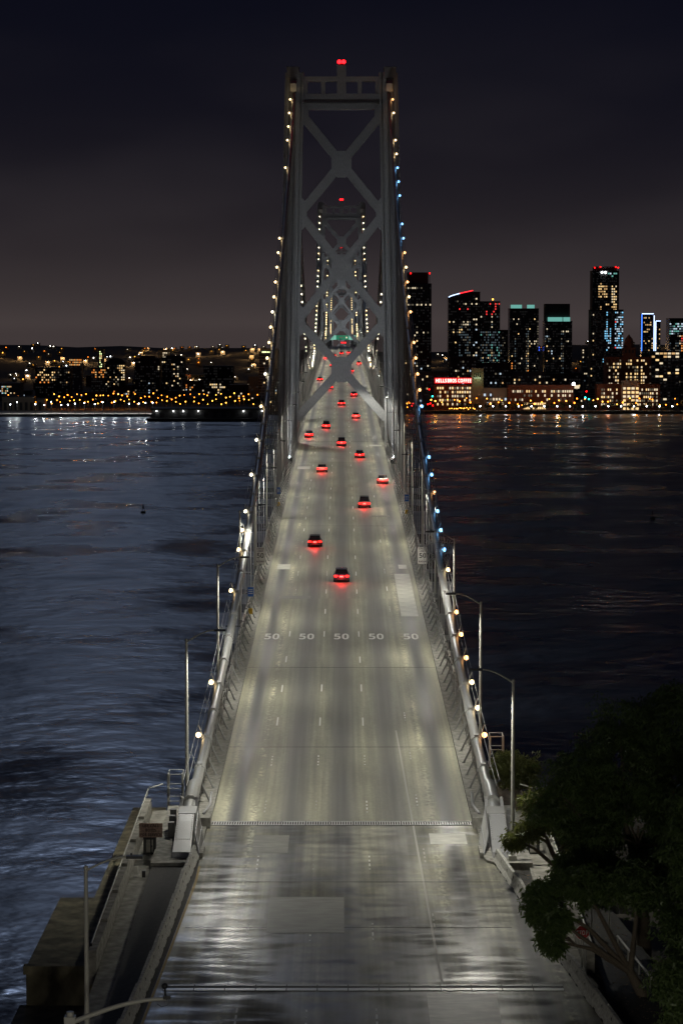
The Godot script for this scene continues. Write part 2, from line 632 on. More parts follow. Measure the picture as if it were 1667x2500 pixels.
# ------------------------------------------------------------------ bridge deck
func build_bridge_deck() -> void:
	var far := steps(ANCHOR, 3040.0, 12.0)
	var road := structure("road", ribbon(far, at_x(-HALF), at_x(HALF), 0.0), mats.road_deck)
	var near := structure("road", ribbon(steps(60.0, ANCHOR, 5.0), road_left, road_right, 0.0), mats.road_approach)
	# slab, kerbs, walkways and the lower deck
	piece(road, "deck_slab", ribbon(far, at_x(-10.6), at_x(10.6), -0.02, 0.9), mats.concrete)
	piece(road, "lower_deck", ribbon(far, at_x(-10.6), at_x(10.6), -7.0, 0.9), mats.concrete)
	for s in [-1, 1]:
		var a := at_x(HALF if s > 0 else -9.02)
		var b := at_x(9.02 if s > 0 else -HALF)
		piece(road, "kerb", ribbon(far, a, b, 0.24, 0.22), mats.walkway)
		a = at_x(9.02 if s > 0 else -10.4)
		b = at_x(10.4 if s > 0 else -9.02)
		piece(road, "walkway", ribbon(far, a, b, 0.21, 0.2), mats.walkway)
		# truss under the deck edge
		var truss := tool()
		var d := ANCHOR
		while d < 1580.0:
			var top := Vector3(s * 10.3, deck(d) - 0.9, -d)
			var low := Vector3(s * 10.3, deck(d) - 7.0, -d)
			var top2 := Vector3(s * 10.3, deck(d + 9.14) - 0.9, -d - 9.14)
			add_rod(truss, top, low, 0.22)
			add_rod(truss, low, top2, 0.2)
			d += 9.14
		var tr := piece(road, "stiffening_truss", truss.commit(), mats.tower_steel)
		tr.set_meta("kind", "stuff")
	# lane lines: raised dashes, the far ones in one piece
	var rest := tool()
	var d := 122.0
	var made := 0
	var row := 0
	while d < 1500.0:
		for x in [-5.3, -1.77, 1.77, 5.3]:
			var here := d + (2.2 if x > 2 else 0.0) + rng.randf_range(-0.2, 0.2)
			var parent := road if here > ANCHOR + 4 else near
			if absf(here - ANCHOR) < 3.0:
				continue
			var worn: bool = rng.randf() < (0.75 if x > 5 else 0.25) or d < 190.0
			var p := Vector3(x, deck(here) + 0.005, -here)
			var tilt := Basis(Vector3.RIGHT, atan((deck(here + 1) - deck(here - 1)) / 2.0))
			if made < 260:
				made += 1
				if worn and d < 420.0:
					var dots := tool()
					for k in 4:
						add_box(dots, Vector3(0, 0, (k - 1.5) * 1.1), Vector3(0.10, 0.012, rng.randf_range(0.12, 0.8)))
					piece(parent, "lane_dash", dots.commit(), mats.white_paint if rng.randf() < 0.6 else mats.worn_paint, Transform3D(tilt, p))
				else:
					box(parent, "lane_dash", p, Vector3(0.13, 0.012, 3.7), mats.worn_paint if worn else mats.white_paint, tilt)
			else:
				add_box(rest, p, Vector3(0.13, 0.012, 3.7), tilt)
		d += 16.4
		row += 1
	piece(road, "lane_dashes", rest.commit(), mats.white_paint).set_meta("kind", "stuff")
	# painted limit in each lane
	for k in 5:
		var x := -7.072 + 3.536 * k
		var tilt := Basis(Vector3.RIGHT, -PI / 2 + 0.0235)
		lettering(road, "painted_number", "50", Vector3(x, deck(251.5) + 0.012, -251.5), 1.5, 3.9, mats.white_paint, tilt, 0.008)
	# expansion joint at the cable anchorage: two steel strips with a comb between them
	joint(road, ANCHOR + 0.55, -8.9, 8.9, true)
	joint(near, 127.6, -9.3, 11.6, false)
	for q in [193.0, 232.0, 357.0, 473.0, 531.5, 820.0, 1236.0]:
		box(road, "deck_seam", Vector3(0, deck(q) + 0.004, -q), Vector3(17.6, 0.006, 0.10 if q < 500 else 0.5), mats.joint_gap)
	for q in [139.5, 150.0]:
		box(near, "deck_seam", Vector3(0.4, deck(q) + 0.004, -q), Vector3(18.6, 0.006, 0.07), mats.joint_gap)
	# repaired panels
	for r in [[7.35, 284.0, 1.85, 36.0, "road_patch"], [7.6, 309.0, 1.0, 4.0, "road_patch"], [-7.0, 461.0, 2.3, 6.0, "road_patch"], [-7.2, 309.0, 1.6, 5.0, "road_patch"], [7.2, 441.0, 1.3, 5.0, "road_patch_grey"], [-6.5, 402.0, 2.4, 1.6, "road_patch_grey"], [5.7, 371.0, 3.0, 1.8, "road_patch_grey"], [-5.3, 281.0, 3.6, 2.6, "road_patch_grey"], [7.1, 520.0, 2.6, 4.0, "road_patch"], [-7.0, 535.0, 2.4, 4.0, "road_patch_grey"]]:
		piece(road, "road_patch", ribbon(steps(r[1] - r[3] / 2, r[1] + r[3] / 2, 3.0), at_x(r[0] - r[2] / 2), at_x(r[0] + r[2] / 2), 0.012, 0.008), mats[r[4]])
	for r in [[-2.05, 142.3, 4.4, 8.0, "road_patch_grey"], [6.2, 121.5, 3.6, 10.0, "road_patch"], [-4.6, 160.0, 2.3, 5.0, "road_patch_grey"], [7.0, 161.5, 2.4, 3.0, "road_patch"]]:
		piece(near, "road_patch", ribbon(steps(r[1] - r[3] / 2, r[1] + r[3] / 2, 3.0), at_x(r[0] - r[2] / 2), at_x(r[0] + r[2] / 2), 0.012, 0.008), mats[r[4]])
	# edge lines on the approach
	piece(near, "edge_line", ribbon(steps(60, 154, 4), func(q): return road_left(q) + 0.02, func(q): return road_left(q) + 0.16, 0.006), mats.yellow_paint)
	piece(near, "edge_line", ribbon(steps(128, 200, 4), func(q): return 4.35 + 0.012 * (200 - q), func(q): return 4.48 + 0.012 * (200 - q), 0.006), mats.worn_paint)
	railings()
	gantry()

func joint(road: Node3D, d: float, x0: float, x1: float, comb: bool) -> void:
	var y := deck(d) + 0.012
	var j := box(road, "expansion_joint", Vector3((x0 + x1) / 2, y - 0.006, -d), Vector3(x1 - x0, 0.02, 1.3 if comb else 1.1), mats.joint_gap)
	var edges := [-0.58, 0.58] if comb else [-0.38, 0.42]
	var n := int((x1 - x0) / 1.5)
	for e in edges:
		for k in n:
			var wide: float = (x1 - x0) / n
			var strip := box(road, "joint_strip", Vector3(x0 + wide * (k + 0.5), y + 0.006, -d - e), Vector3(wide - 0.05, 0.02, 0.13 if comb or e > 0 else 0.42), mats.joint_steel)
	if comb:
		var teeth := tool()
		var x := x0 + 0.1
		while x < x1:
			add_box(teeth, Vector3(x, y + 0.004, -d), Vector3(0.07, 0.016, 0.9))
			x += 0.17
		piece(road, "joint_teeth", teeth.commit(), mats.joint_steel).set_meta("kind", "stuff")
	j.set_meta("label", "steel expansion joint across the road")

func railings() -> void:
	for s in [-1, 1]:
		var side: String = "carrying the blue emergency signs" if s < 0 else "beside the amber and blue cable lights"
		var o := thing("bridge_railing", "steel bridge railing with raking posts along the walkway, " + ("on the dark open water side" if s < 0 else "on the city skyline side"), "railing", Vector3.ZERO, "railings along the bridge deck")
		var top := []
		var mid := []
		var low := []
		for d in steps(170.0, 1580.0, 9.0):
			top.append(Vector3(s * 9.95, deck(d) + 1.75, -d))
			mid.append(Vector3(s * 9.95, deck(d) + 1.25, -d))
			low.append(Vector3(s * 9.95, deck(d) + 0.65, -d))
		tube(o, "rail", top, 0.06, mats.rail_steel, 6)
		tube(o, "rail", mid, 0.05, mats.rail_steel, 6)
		tube(o, "rail", low, 0.05, mats.rail_steel, 6)
		var post := tool()
		add_box(post, Vector3(0, 0.95, 0), Vector3(0.14, 1.9, 0.16))
		add_rod(post, Vector3(-s * 0.05, 1.7, 0), Vector3(-s * 0.72, 0.24, 0), 0.07)
		add_box(post, Vector3(-s * 0.74, 0.235, 0), Vector3(0.26, 0.06, 0.2))
		var m := post.commit()
		for k in 290:
			var d := 172.0 + k * 4.57
			if d > 1578.0:
				break
			piece(o, "post", m, mats.rail_steel, Transform3D(Basis.IDENTITY, Vector3(s * 9.95, deck(d), -d)))

func gantry() -> void:
	# overhead direction signs at the middle anchorage
	var y := deck(1560.0)
	var o := thing("sign_gantry", "overhead gantry with one green sign between two pale green panels", "sign gantry", Vector3(0, y, -1560))
	for s in [-1, 1]:
		rod(o, "post", Vector3(s * 9.5, 0.2, 0), Vector3(s * 9.5, 8.6, 0), 0.25, mats.galvanized)
	rod(o, "beam", Vector3(-9.5, 8.4, 0), Vector3(9.5, 8.4, 0), 0.25, mats.galvanized)
	rod(o, "beam", Vector3(-9.5, 6.2, 0), Vector3(9.5, 6.2, 0), 0.2, mats.galvanized)
	var g := box(o, "sign_panel", Vector3(0.6, 7.2, 0.5), Vector3(7.8, 2.7, 0.2), mats.sign_lit_green)
	box(g, "sign_shield", Vector3(0.33, 0, 0.6), Vector3(0.12, 0.36, 0.3), mats.win_cream)
	box(g, "sign_legend", Vector3(-0.1, 0.02, 0.6), Vector3(0.36, 0.22, 0.3), mats.win_dim)
	for s in [-1, 1]:
		var p := box(o, "sign_panel", Vector3(0.6 + s * 6.2, 7.2, 0.5), Vector3(4.3, 2.7, 0.2), mats.sign_lit_mint)
		for k in 3:
			box(p, "sign_legend", Vector3(0.05, 0.28 - 0.28 * k, 0.6), Vector3(0.6, 0.07, 0.3), mats.sign_green)
	var v := thing("message_sign", "small red lit message sign low over the middle lane", "message sign", Vector3(1.2, deck(1480.0), -1480))
	rod(v, "post", Vector3(-1.9, 0, 0), Vector3(-1.9, 7.0, 0), 0.22, mats.dark_metal)
	box(v, "case", Vector3(0, 4.4, 0), Vector3(3.8, 1.5, 0.4), mats.dark_metal)
	lettering(v, "lit_sign_text", "50 50", Vector3(0, 4.4, 0.25), 3.0, 1.0, mats.led_red)
	# the concrete anchorage in the middle of the bay
	var c := thing("concrete_anchorage", "huge concrete anchorage block in mid bay under the green gantry", "anchorage", Vector3(0, 0, -1588))
	box(c, "block", Vector3(0, 41, 0), Vector3(28, 82, 60), mats.old_concrete)
	box(c, "fender", Vector3(0, 3, 0), Vector3(36, 6, 70), mats.old_concrete)

# ------------------------------------------------------------------ towers
func build_towers() -> void:
	bridge_tower(T6, 158.6, "tall grey steel tower with three X braces, first from the cable housings")
	bridge_tower(T5, 165.7, "second grey tower from the cable housings, framed in the first tower's open bracing")
	bridge_tower(T3, 165.0, "third grey tower, just beyond the middle anchorage, its bracing half hidden")
	bridge_tower(T2, 146.5, "fourth grey tower, closest to the city shore, seen through the other towers")
	# floodlights on the deck before each tower
	var which := ["first tower", "second tower", "third tower", "shoreward fourth tower"]
	for k in 4:
		for s in [-1, 1]:
			var d: float = [T6, T5, T3, T2][k] - 62.0
			var y := deck(d) + 0.2
			var o := thing("flood_light", "flood light aimed up the %s, beside its %s" % [which[k], "skyline side leg" if s > 0 else "open water side leg"], "flood light", Vector3(s * 9.6, y, -d), "tower flood lights")
			box(o, "base", Vector3(0, 0.15, 0), Vector3(0.5, 0.3, 0.5), mats.dark_metal)
			box(o, "lamp_body", Vector3(0, 0.55, -0.05), Vector3(0.6, 0.5, 0.4), mats.dark_metal, Basis(Vector3.RIGHT, 0.5))
			box(o, "lamp_hood", Vector3(0, 0.98, -0.32), Vector3(0.62, 0.05, 0.5), mats.dark_metal, Basis(Vector3.RIGHT, 0.5))
			box(o, "lamp_lens", Vector3(0, 0.68, -0.26), Vector3(0.5, 0.36, 0.04), mats.win_cream, Basis(Vector3.RIGHT, 0.5))
			var l := SpotLight3D.new()
			l.name = "flood_spot"
			l.light_color = Color(0.96, 0.98, 1.0)
			l.light_energy = (430.0 if s > 0 else 800.0) * (1.0 if k == 0 else 1.5)
			l.spot_range = 200.0
			l.spot_angle = 34.0
			l.spot_angle_attenuation = 0.9
			l.light_size = 0.3
			l.shadow_enabled = true
			o.add_child(l)
			l.look_at_from_position(Vector3(s * 9.6, y + 0.75, -d - 0.35), Vector3(-s * 8.0, y + 38, -d - 62), Vector3.UP)

func bridge_tower(d: float, top: float, label: String) -> void:
	var o := thing("bridge_tower", label, "bridge tower", Vector3(0, 0, -d), "suspension bridge towers")
	var foot := 9.0
	var dk := deck(d)
	var span := top - 7.6 - (dk + 6.0)       # clear height that holds the three X braces
	var inner := func(y: float) -> float: return lerpf(9.25, 7.9, (y - dk) / (top - dk))
	var outer := func(y: float) -> float: return lerpf(13.6, 11.8, (y - dk) / (top - dk))
	for s in [-1, 1]:
		tower_leg(o, s, foot, top, inner, outer)
	# piers
	for s in [-1, 1]:
		box(o, "pier", Vector3(s * 11.5, 4.5, 0), Vector3(16, 9.6, 24), mats.old_concrete)
	# X braces with plates where they cross and where they meet the legs
	var edges := [top - 8.6]
	for k in 3:
		edges.append(top - 8.6 - span * [0.325, 0.675, 1.0][k])
	for k in 3:
		var y1: float = edges[k]
		var y0: float = edges[k + 1]
		var mid := (y0 + y1) / 2
		for s in [-1, 1]:
			for f in [1, -1]:
				var a := Vector3(f * (inner.call(y1) + 0.4), y1, s * 1.55)
				var b := Vector3(-f * (inner.call(y0) + 0.4), y0, s * 1.55)
				var br := bar(o, "brace", a, b, 1.75, 0.5, mats.tower_steel)
				for e in [-0.42, 0.42]:
					box(br, "flange", Vector3(e, 0, s * 0.55), Vector3(0.1, 1, 0.35), mats.tower_steel)
			var pts := []
			for q in 8:
				var an := TAU * (q + 0.5) / 8
				pts.append(Vector2(cos(an) * 2.3, sin(an) * 2.9))
			piece(o, "gusset_plate", prism(pts, 0.24), mats.tower_steel, Transform3D(Basis.IDENTITY, Vector3(0, mid, s * 1.85)))
			for f in [-1, 1]:
				var g := []
				var tall := 3.4 if k > 0 else 2.2
				for q in [[0, tall], [1.1, tall - 1.2], [1.1, -tall + 1.2], [0, -tall]]:
					g.append(Vector2(-f * q[0], q[1]))
				if f < 0:
					g.reverse()
				piece(o, "gusset_plate", prism(g, 0.24), mats.tower_steel, Transform3D(Basis.IDENTITY, Vector3(f * inner.call(y1), y1, s * 1.86)))
		box(o, "brace_hub", Vector3(0, mid, 0), Vector3(2.2, 3.2, 3.0), mats.tower_steel)
	# portal across the top
	var w: float = inner.call(top) + 0.3
	box(o, "top_beam", Vector3(0, top - 1.25, 0), Vector3(w * 2, 0.9, 3.2), mats.tower_steel)
	box(o, "portal_beam", Vector3(0, top - 5.4, 0), Vector3(w * 2, 2.0, 3.4), mats.tower_steel)
	box(o, "portal_beam", Vector3(0, top - 7.0, 0), Vector3(w * 2, 1.2, 3.0), mats.tower_steel)
	box(o, "walkway_ledge", Vector3(0, top - 6.35, 0), Vector3(w * 2 + 6.5, 0.16, 4.6), mats.tower_dark)
	for x in [-w * 0.47, w * 0.47, -w + 0.6, w - 0.6]:
		box(o, "portal_post", Vector3(x, top - 3.6, 0), Vector3(0.9, 5.6, 3.0), mats.tower_steel)
	box(o, "beacon_mast", Vector3(0, top - 1.6, 0.2), Vector3(1.9, 6.2, 3.3), mats.tower_steel)
	var b := box(o, "beacon_stand", Vector3(0, top + 1.7, 0.6), Vector3(1.1, 0.5, 0.6), mats.dark_metal)
	for x in [-0.45, 0.45]:
		var lit := ball(o, "beacon_light", Vector3(x, top + 2.35, 0.6), 0.42, mats.beacon_red)
	var l := OmniLight3D.new()
	l.name = "beacon_glow"
	l.position = Vector3(0, top + 2.5, 1.3)
	l.light_color = Color(1.0, 0.12, 0.12)
	l.light_energy = 5.0
	l.light_size = 0.4
	l.omni_range = 60.0
	l.shadow_enabled = true
	o.add_child(l)

func tower_leg(o: Node3D, s: int, foot: float, top: float, inner: Callable, outer: Callable) -> void:
	# cellular steel leg: stepped plates with deep vertical grooves between them
	var cuts := [0.0, 0.10, 0.17, 0.40, 0.47, 0.70, 0.78, 0.90, 1.0]
	var deep := [2.9, 1.6, 2.6, 1.5, 3.1, 1.5, 2.6, 1.9]
	for k in 8:
		var ring := []
		for y in [foot, top]:
			var a: float = lerpf(inner.call(y), outer.call(y), cuts[k])
			var b: float = lerpf(inner.call(y), outer.call(y), cuts[k + 1])
			var z: float = deep[k]
			var r := [Vector3(s * a, y, z), Vector3(s * b, y, z), Vector3(s * b, y, -z), Vector3(s * a, y, -z)]
			if s < 0:
				r.reverse()
			ring.append(r)
		ring.reverse()
		var leg := piece(o, "leg_plate", loft(ring), mats.tower_steel)
	# splice bands and saddle housing on top
	for y in [0.28, 0.5, 0.72, 0.9]:
		var h: float = lerpf(foot, top, y)
		var a: float = inner.call(h)
		var b: float = outer.call(h)
		box(o, "splice_plate", Vector3(s * lerpf(a, b, 0.53), h, 0), Vector3((b - a) * 0.33, 0.5, 6.3), mats.tower_steel)
	box(o, "saddle_house", Vector3(s * 10.2, top - 0.2, 0), Vector3(2.5, 2.2, 7.0), mats.tower_steel)
	box(o, "saddle_cap", Vector3(s * 10.2, top + 0.98, 0), Vector3(2.7, 0.14, 7.2), mats.tower_dark)
	box(o, "cable_hood", Vector3(s * 10.05, top - 3.1, 4.6), Vector3(1.3, 1.7, 2.6), mats.band_steel, Basis(Vector3.RIGHT, 0.3))

func prism(pts: Array, thick: float) -> ArrayMesh:
	# a flat polygon (counter-clockwise in x, y) with a thickness along z
	var back := []
	var front := []
	for p in pts:
		back.append(Vector3(p.x, p.y, -thick / 2))
		front.append(Vector3(p.x, p.y, thick / 2))
	return loft([front, back])

# ------------------------------------------------------------------ cables
func cable_y(d: float) -> float:
	var spans := [[ANCHOR, T6, 73.2, 155.2, 16.2], [T6, T5, 155.2, 162.2, 68.2], [T5, T4, 162.2, 94.0, 15.5], [T4, T3, 94.0, 161.5, 15.5], [T3, T2, 161.5, 143.0, 60.0], [T2, 2995.0, 143.0, 66.0, 16.0]]
	for sp in spans:
		if d <= sp[1] or sp == spans[-1]:
			var t: float = (d - sp[0]) / (sp[1] - sp[0])
			return lerpf(sp[2], sp[3], t) - 4.0 * sp[4] * t * (1.0 - t)
	return 0.0

func build_cables() -> void:
	for s in [-1, 1]:
		main_cable(s, ANCHOR, T4, "thick grey main suspension cable " + ("strung with warm white lights, on the open water side" if s < 0 else "strung with amber and blue lights, on the skyline side"), true)
		main_cable(s, T4, 2995.0, "far main cable running past the last two towers to shore, " + ("open water side" if s < 0 else "skyline side"), false)

func main_cable(s: int, from: float, to: float, label: String, near: bool) -> void:
	var o := thing("main_cable", label, "bridge cable", Vector3.ZERO, "main suspension cables")
	var x := s * 10.05
	var path := []
	var radii := []
	for d in steps(from, to, 7.0):
		path.append(Vector3(x, cable_y(d), -d))
		radii.append(0.37)
	piece(o, "cable", sweep(path, radii, 14 if near else 8), mats.cable_wrap)
	for e in [-0.42, 0.42]:
		var rope := []
		for d in steps(from + 1, to - 1, 9.14):
			rope.append(Vector3(x + s * (0.55 + e * 0.25), cable_y(d) + 0.95 + e * 0.5, -d))
		tube(o, "hand_rope", rope, 0.03, mats.rope_steel, 5)
	var n := int((to - from) / 9.14)
	var towers := [T6, T5, T3, T2]
	var lit_left := [2, 4, 8, 10, 11, 12, 14, 16]
	var dark_right := [1, 8, 16, 17, 23, 31, 37]
	for i in range(1, n):
		var d := from + i * 9.14
		if towers.any(func(t): return absf(t - d) < 5.0):
			continue
		var y := cable_y(d)
		var slope := (cable_y(d + 1) - cable_y(d - 1)) / 2.0
		var tilt := Basis(Vector3.RIGHT, atan(slope))
		# clamp round the cable
		if near:
			var band := rod(o, "cable_band", Vector3(x, y - slope * 0.45, -d + 0.45), Vector3(x, y + slope * 0.45, -d - 0.45), 0.44, mats.band_steel)
			if d < 420.0:
				box(o, "band_bolts", Vector3(x, y + 0.44, -d), Vector3(0.34, 0.14, 0.7), mats.band_steel, tilt)
				rod(o, "stanchion", Vector3(x + s * 0.3, y + 0.3, -d), Vector3(x + s * 0.6, y + 1.2, -d), 0.03, mats.rope_steel)
		var low := deck(d) - 0.5
		if y - low > 1.2:
			piece(o, "suspender", rope_pair, mats.rope_steel, Transform3D(Basis.from_scale(Vector3(1, y - low, 1)), Vector3(x, low, -d)))
		# lights clamped on the outer side
		var lit := true
		var look := "cable_warm"
		if near and d < T6:
			if s < 0:
				lit = i in lit_left if i < 17 else not (i in [17, 19, 30, 31, 32, 33, 35])
				look = "cable_white" if i in [12, 14, 16, 20, 24] else "cable_warm"
			else:
				lit = not (i in dark_right)
				look = "cable_amber"
				if i in [3, 4, 9, 25, 27, 38, 36, 35]:
					look = "cable_warm"
				elif i in [10, 11, 12, 14, 18, 15, 32, 33, 34, 30, 29]:
					look = "cable_blue"
		else:
			lit = rng.randf() < (0.86 if s < 0 else 0.8)
			look = "cable_white" if rng.randf() < 0.75 else "cable_warm"
			if d > T4:
				look = "cable_warm"
		if lit and (near or d < 2640.0):
			var c := Vector3(x + s * 0.62, y + 0.42, -d)
			var r := 0.2 if d < T6 else (0.26 if d < T4 else 0.34)
			var lamp := ball(o, "cable_light", c, r, mats[look])
			if near and d < T6:
				rod(o, "light_bracket", c + Vector3(-s * 0.5, -0.35, 0), c + Vector3(0, -0.14, 0), 0.035, mats.dark_metal)
				var l := OmniLight3D.new()
				l.name = "cable_light_glow"
				l.position = c
				l.light_color = mats[look].emission
				l.light_energy = 1.5
				l.light_size = r
				l.omni_range = 30.0
				l.shadow_enabled = true
				o.add_child(l, true)

# ------------------------------------------------------------------ street lamps
func build_street_lamps() -> void:
	var right := [155.0, 191.5, 237.0, 284.0]
	var left := [172.0, 216.0, 263.5]
	while right[-1] < 1560.0:
		right.append(right[-1] + 47.5)
	while left[-1] < 1560.0:
		left.append(left[-1] + 46.6)
	for i in right.size():
		var d: float = right[i]
		var label := "tall galvanized street lamp with curved arm, on the skyline side of the deck"
		if i < 9:
			label = "%s street lamp from the leafy tree along the skyline side of the deck" % ORDINAL[i]
		if d < 160:
			label = "tall street lamp standing between the cable housing and the leafy tree"
		street_lamp(1, d, label, "street lamps on the skyline side" if d > 160 else "", true)
	for i in left.size():
		var d: float = left[i]
		street_lamp(-1, d, "%s street lamp from the brown sign along the open water side" % ORDINAL[i] if i < 9 else "tall galvanized street lamp with curved arm, on the open water side of the deck", "street lamps on the open water side", true)
	# more of the same row where the deck widens, beyond the trees
	street_lamp(-1, 80.0, "street lamp on the walkway this side of the camera mast", "", true, -1.5)
	# one unlit lamp on the far walkway
	street_lamp(-1, 118.0, "unlit street lamp in front of the stepped concrete pier", "", false, -1.5)

func street_lamp(s: int, d: float, label: String, group: String, lit: bool, shift := 0.0) -> void:
	var tall := 11.4 if lit else 8.9
	var x := s * 10.8 + shift
	var o := thing("street_lamp", label, "street lamp", Vector3(x, deck(d) + (0.2 if lit or d > 165 else -0.2), -d), group)
	if d > 160.0:
		box(o, "base", Vector3(-s * 0.2, -0.45, 0), Vector3(0.8, 0.5, 0.5), mats.rail_steel)
	else:
		box(o, "base", Vector3(0, 0.0, 0), Vector3(0.5, 0.5, 0.5), mats.galvanized)
	piece(o, "pole", sweep([Vector3(0, -0.2, 0), Vector3(0, tall, 0)], [0.14, 0.09], 10), mats.galvanized)
	ball(o, "pole_cap", Vector3(0, tall, 0), 0.12, mats.galvanized)
	var arm := []
	for k in 8:
		var t := k / 7.0
		arm.append(Vector3(-s * 2.0 * t, tall - 0.15 + 0.85 * sin(t * PI * 0.5) * (1.0 if lit else 0.8), 0))
	tube(o, "arm", arm, 0.055, mats.galvanized, 6)
	var head := Vector3(-s * 2.35, tall + 0.70 if lit else tall + 0.53, 0)
	var hd := box(o, "lamp_head", head, Vector3(0.8, 0.14, 0.34), mats.dark_metal)
	box(hd, "photocell", Vector3(0.2 * s, 0.9, 0), Vector3(0.1, 0.8, 0.25), mats.lamp_led if lit and rng.randf() < 0.25 else mats.dark_metal)
	if not lit:
		box(o, "lamp_lens", head + Vector3(0, -0.09, 0), Vector3(0.6, 0.03, 0.26), mats.sign_white)
		return
	box(o, "lamp_lens", head + Vector3(0, -0.064, 0), Vector3(0.6, 0.016, 0.26), mats.lamp_white)
	var l := SpotLight3D.new()
	l.name = "lamp_light"
	l.light_color = Color(1.0, 0.98, 0.92)
	l.light_energy = 124.0
	l.spot_range = 120.0
	l.spot_angle = 79.0
	l.spot_angle_attenuation = 0.35
	l.light_size = 0.3
	l.shadow_enabled = true
	o.add_child(l)
	var from := head + Vector3(0, -0.16, 0)
	l.transform = Transform3D(Basis.looking_at(Vector3(-s * 3.8, -11.0, 0), Vector3.BACK), from)

# ------------------------------------------------------------------ foreground: anchorage, housings, barriers, signs
func build_foreground() -> void:
	for s in [-1, 1]:
		anchorage_side(s)
		cable_housing(s)
	jersey_barriers(-1, [[-9.35, 156.0], [-9.65, 149.9], [-9.8, 143.8], [-10.0, 137.7], [-10.2, 131.6], [-10.45, 125.5], [-10.8, 119.4], [-11.3, 113.3], [-11.9, 107.2]])
	jersey_barriers(1, [[9.85, 155.0], [10.55, 149.0], [11.15, 142.9], [11.7, 136.8], [12.3, 130.7], [12.95, 124.6], [13.7, 118.6], [14.5, 112.6], [15.3, 106.6]])
	call_box_sign()
	mast_camera()
	access_cages()
	climb_guard()
	roadside_signs()
	side_road()
	for b in [[-112.4, 1404.6, "dark channel buoy alone on the open water side"], [170.6, 1359.3, "dark channel buoy on the skyline side, in the city reflections"]]:
		var o := thing("channel_buoy", b[2], "buoy", Vector3(b[0], 0, -b[1]))
		piece(o, "float", sweep([Vector3(0, -0.6, 0), Vector3(0, 0.9, 0), Vector3(0, 1.2, 0)], [1.3, 1.5, 1.0], 12), mats.dark_metal)
		for k in 3:
			var a := TAU * k / 3
			rod(o, "leg", Vector3(cos(a), 1.1, sin(a)), Vector3(cos(a) * 0.25, 4.2, sin(a) * 0.25), 0.12, mats.dark_metal)
		box(o, "cage", Vector3(0, 3.2, 0), Vector3(0.9, 1.2, 0.9), mats.dark_metal)
		ball(o, "top_mark", Vector3(0, 4.5, 0), 0.35, mats.dark_metal)

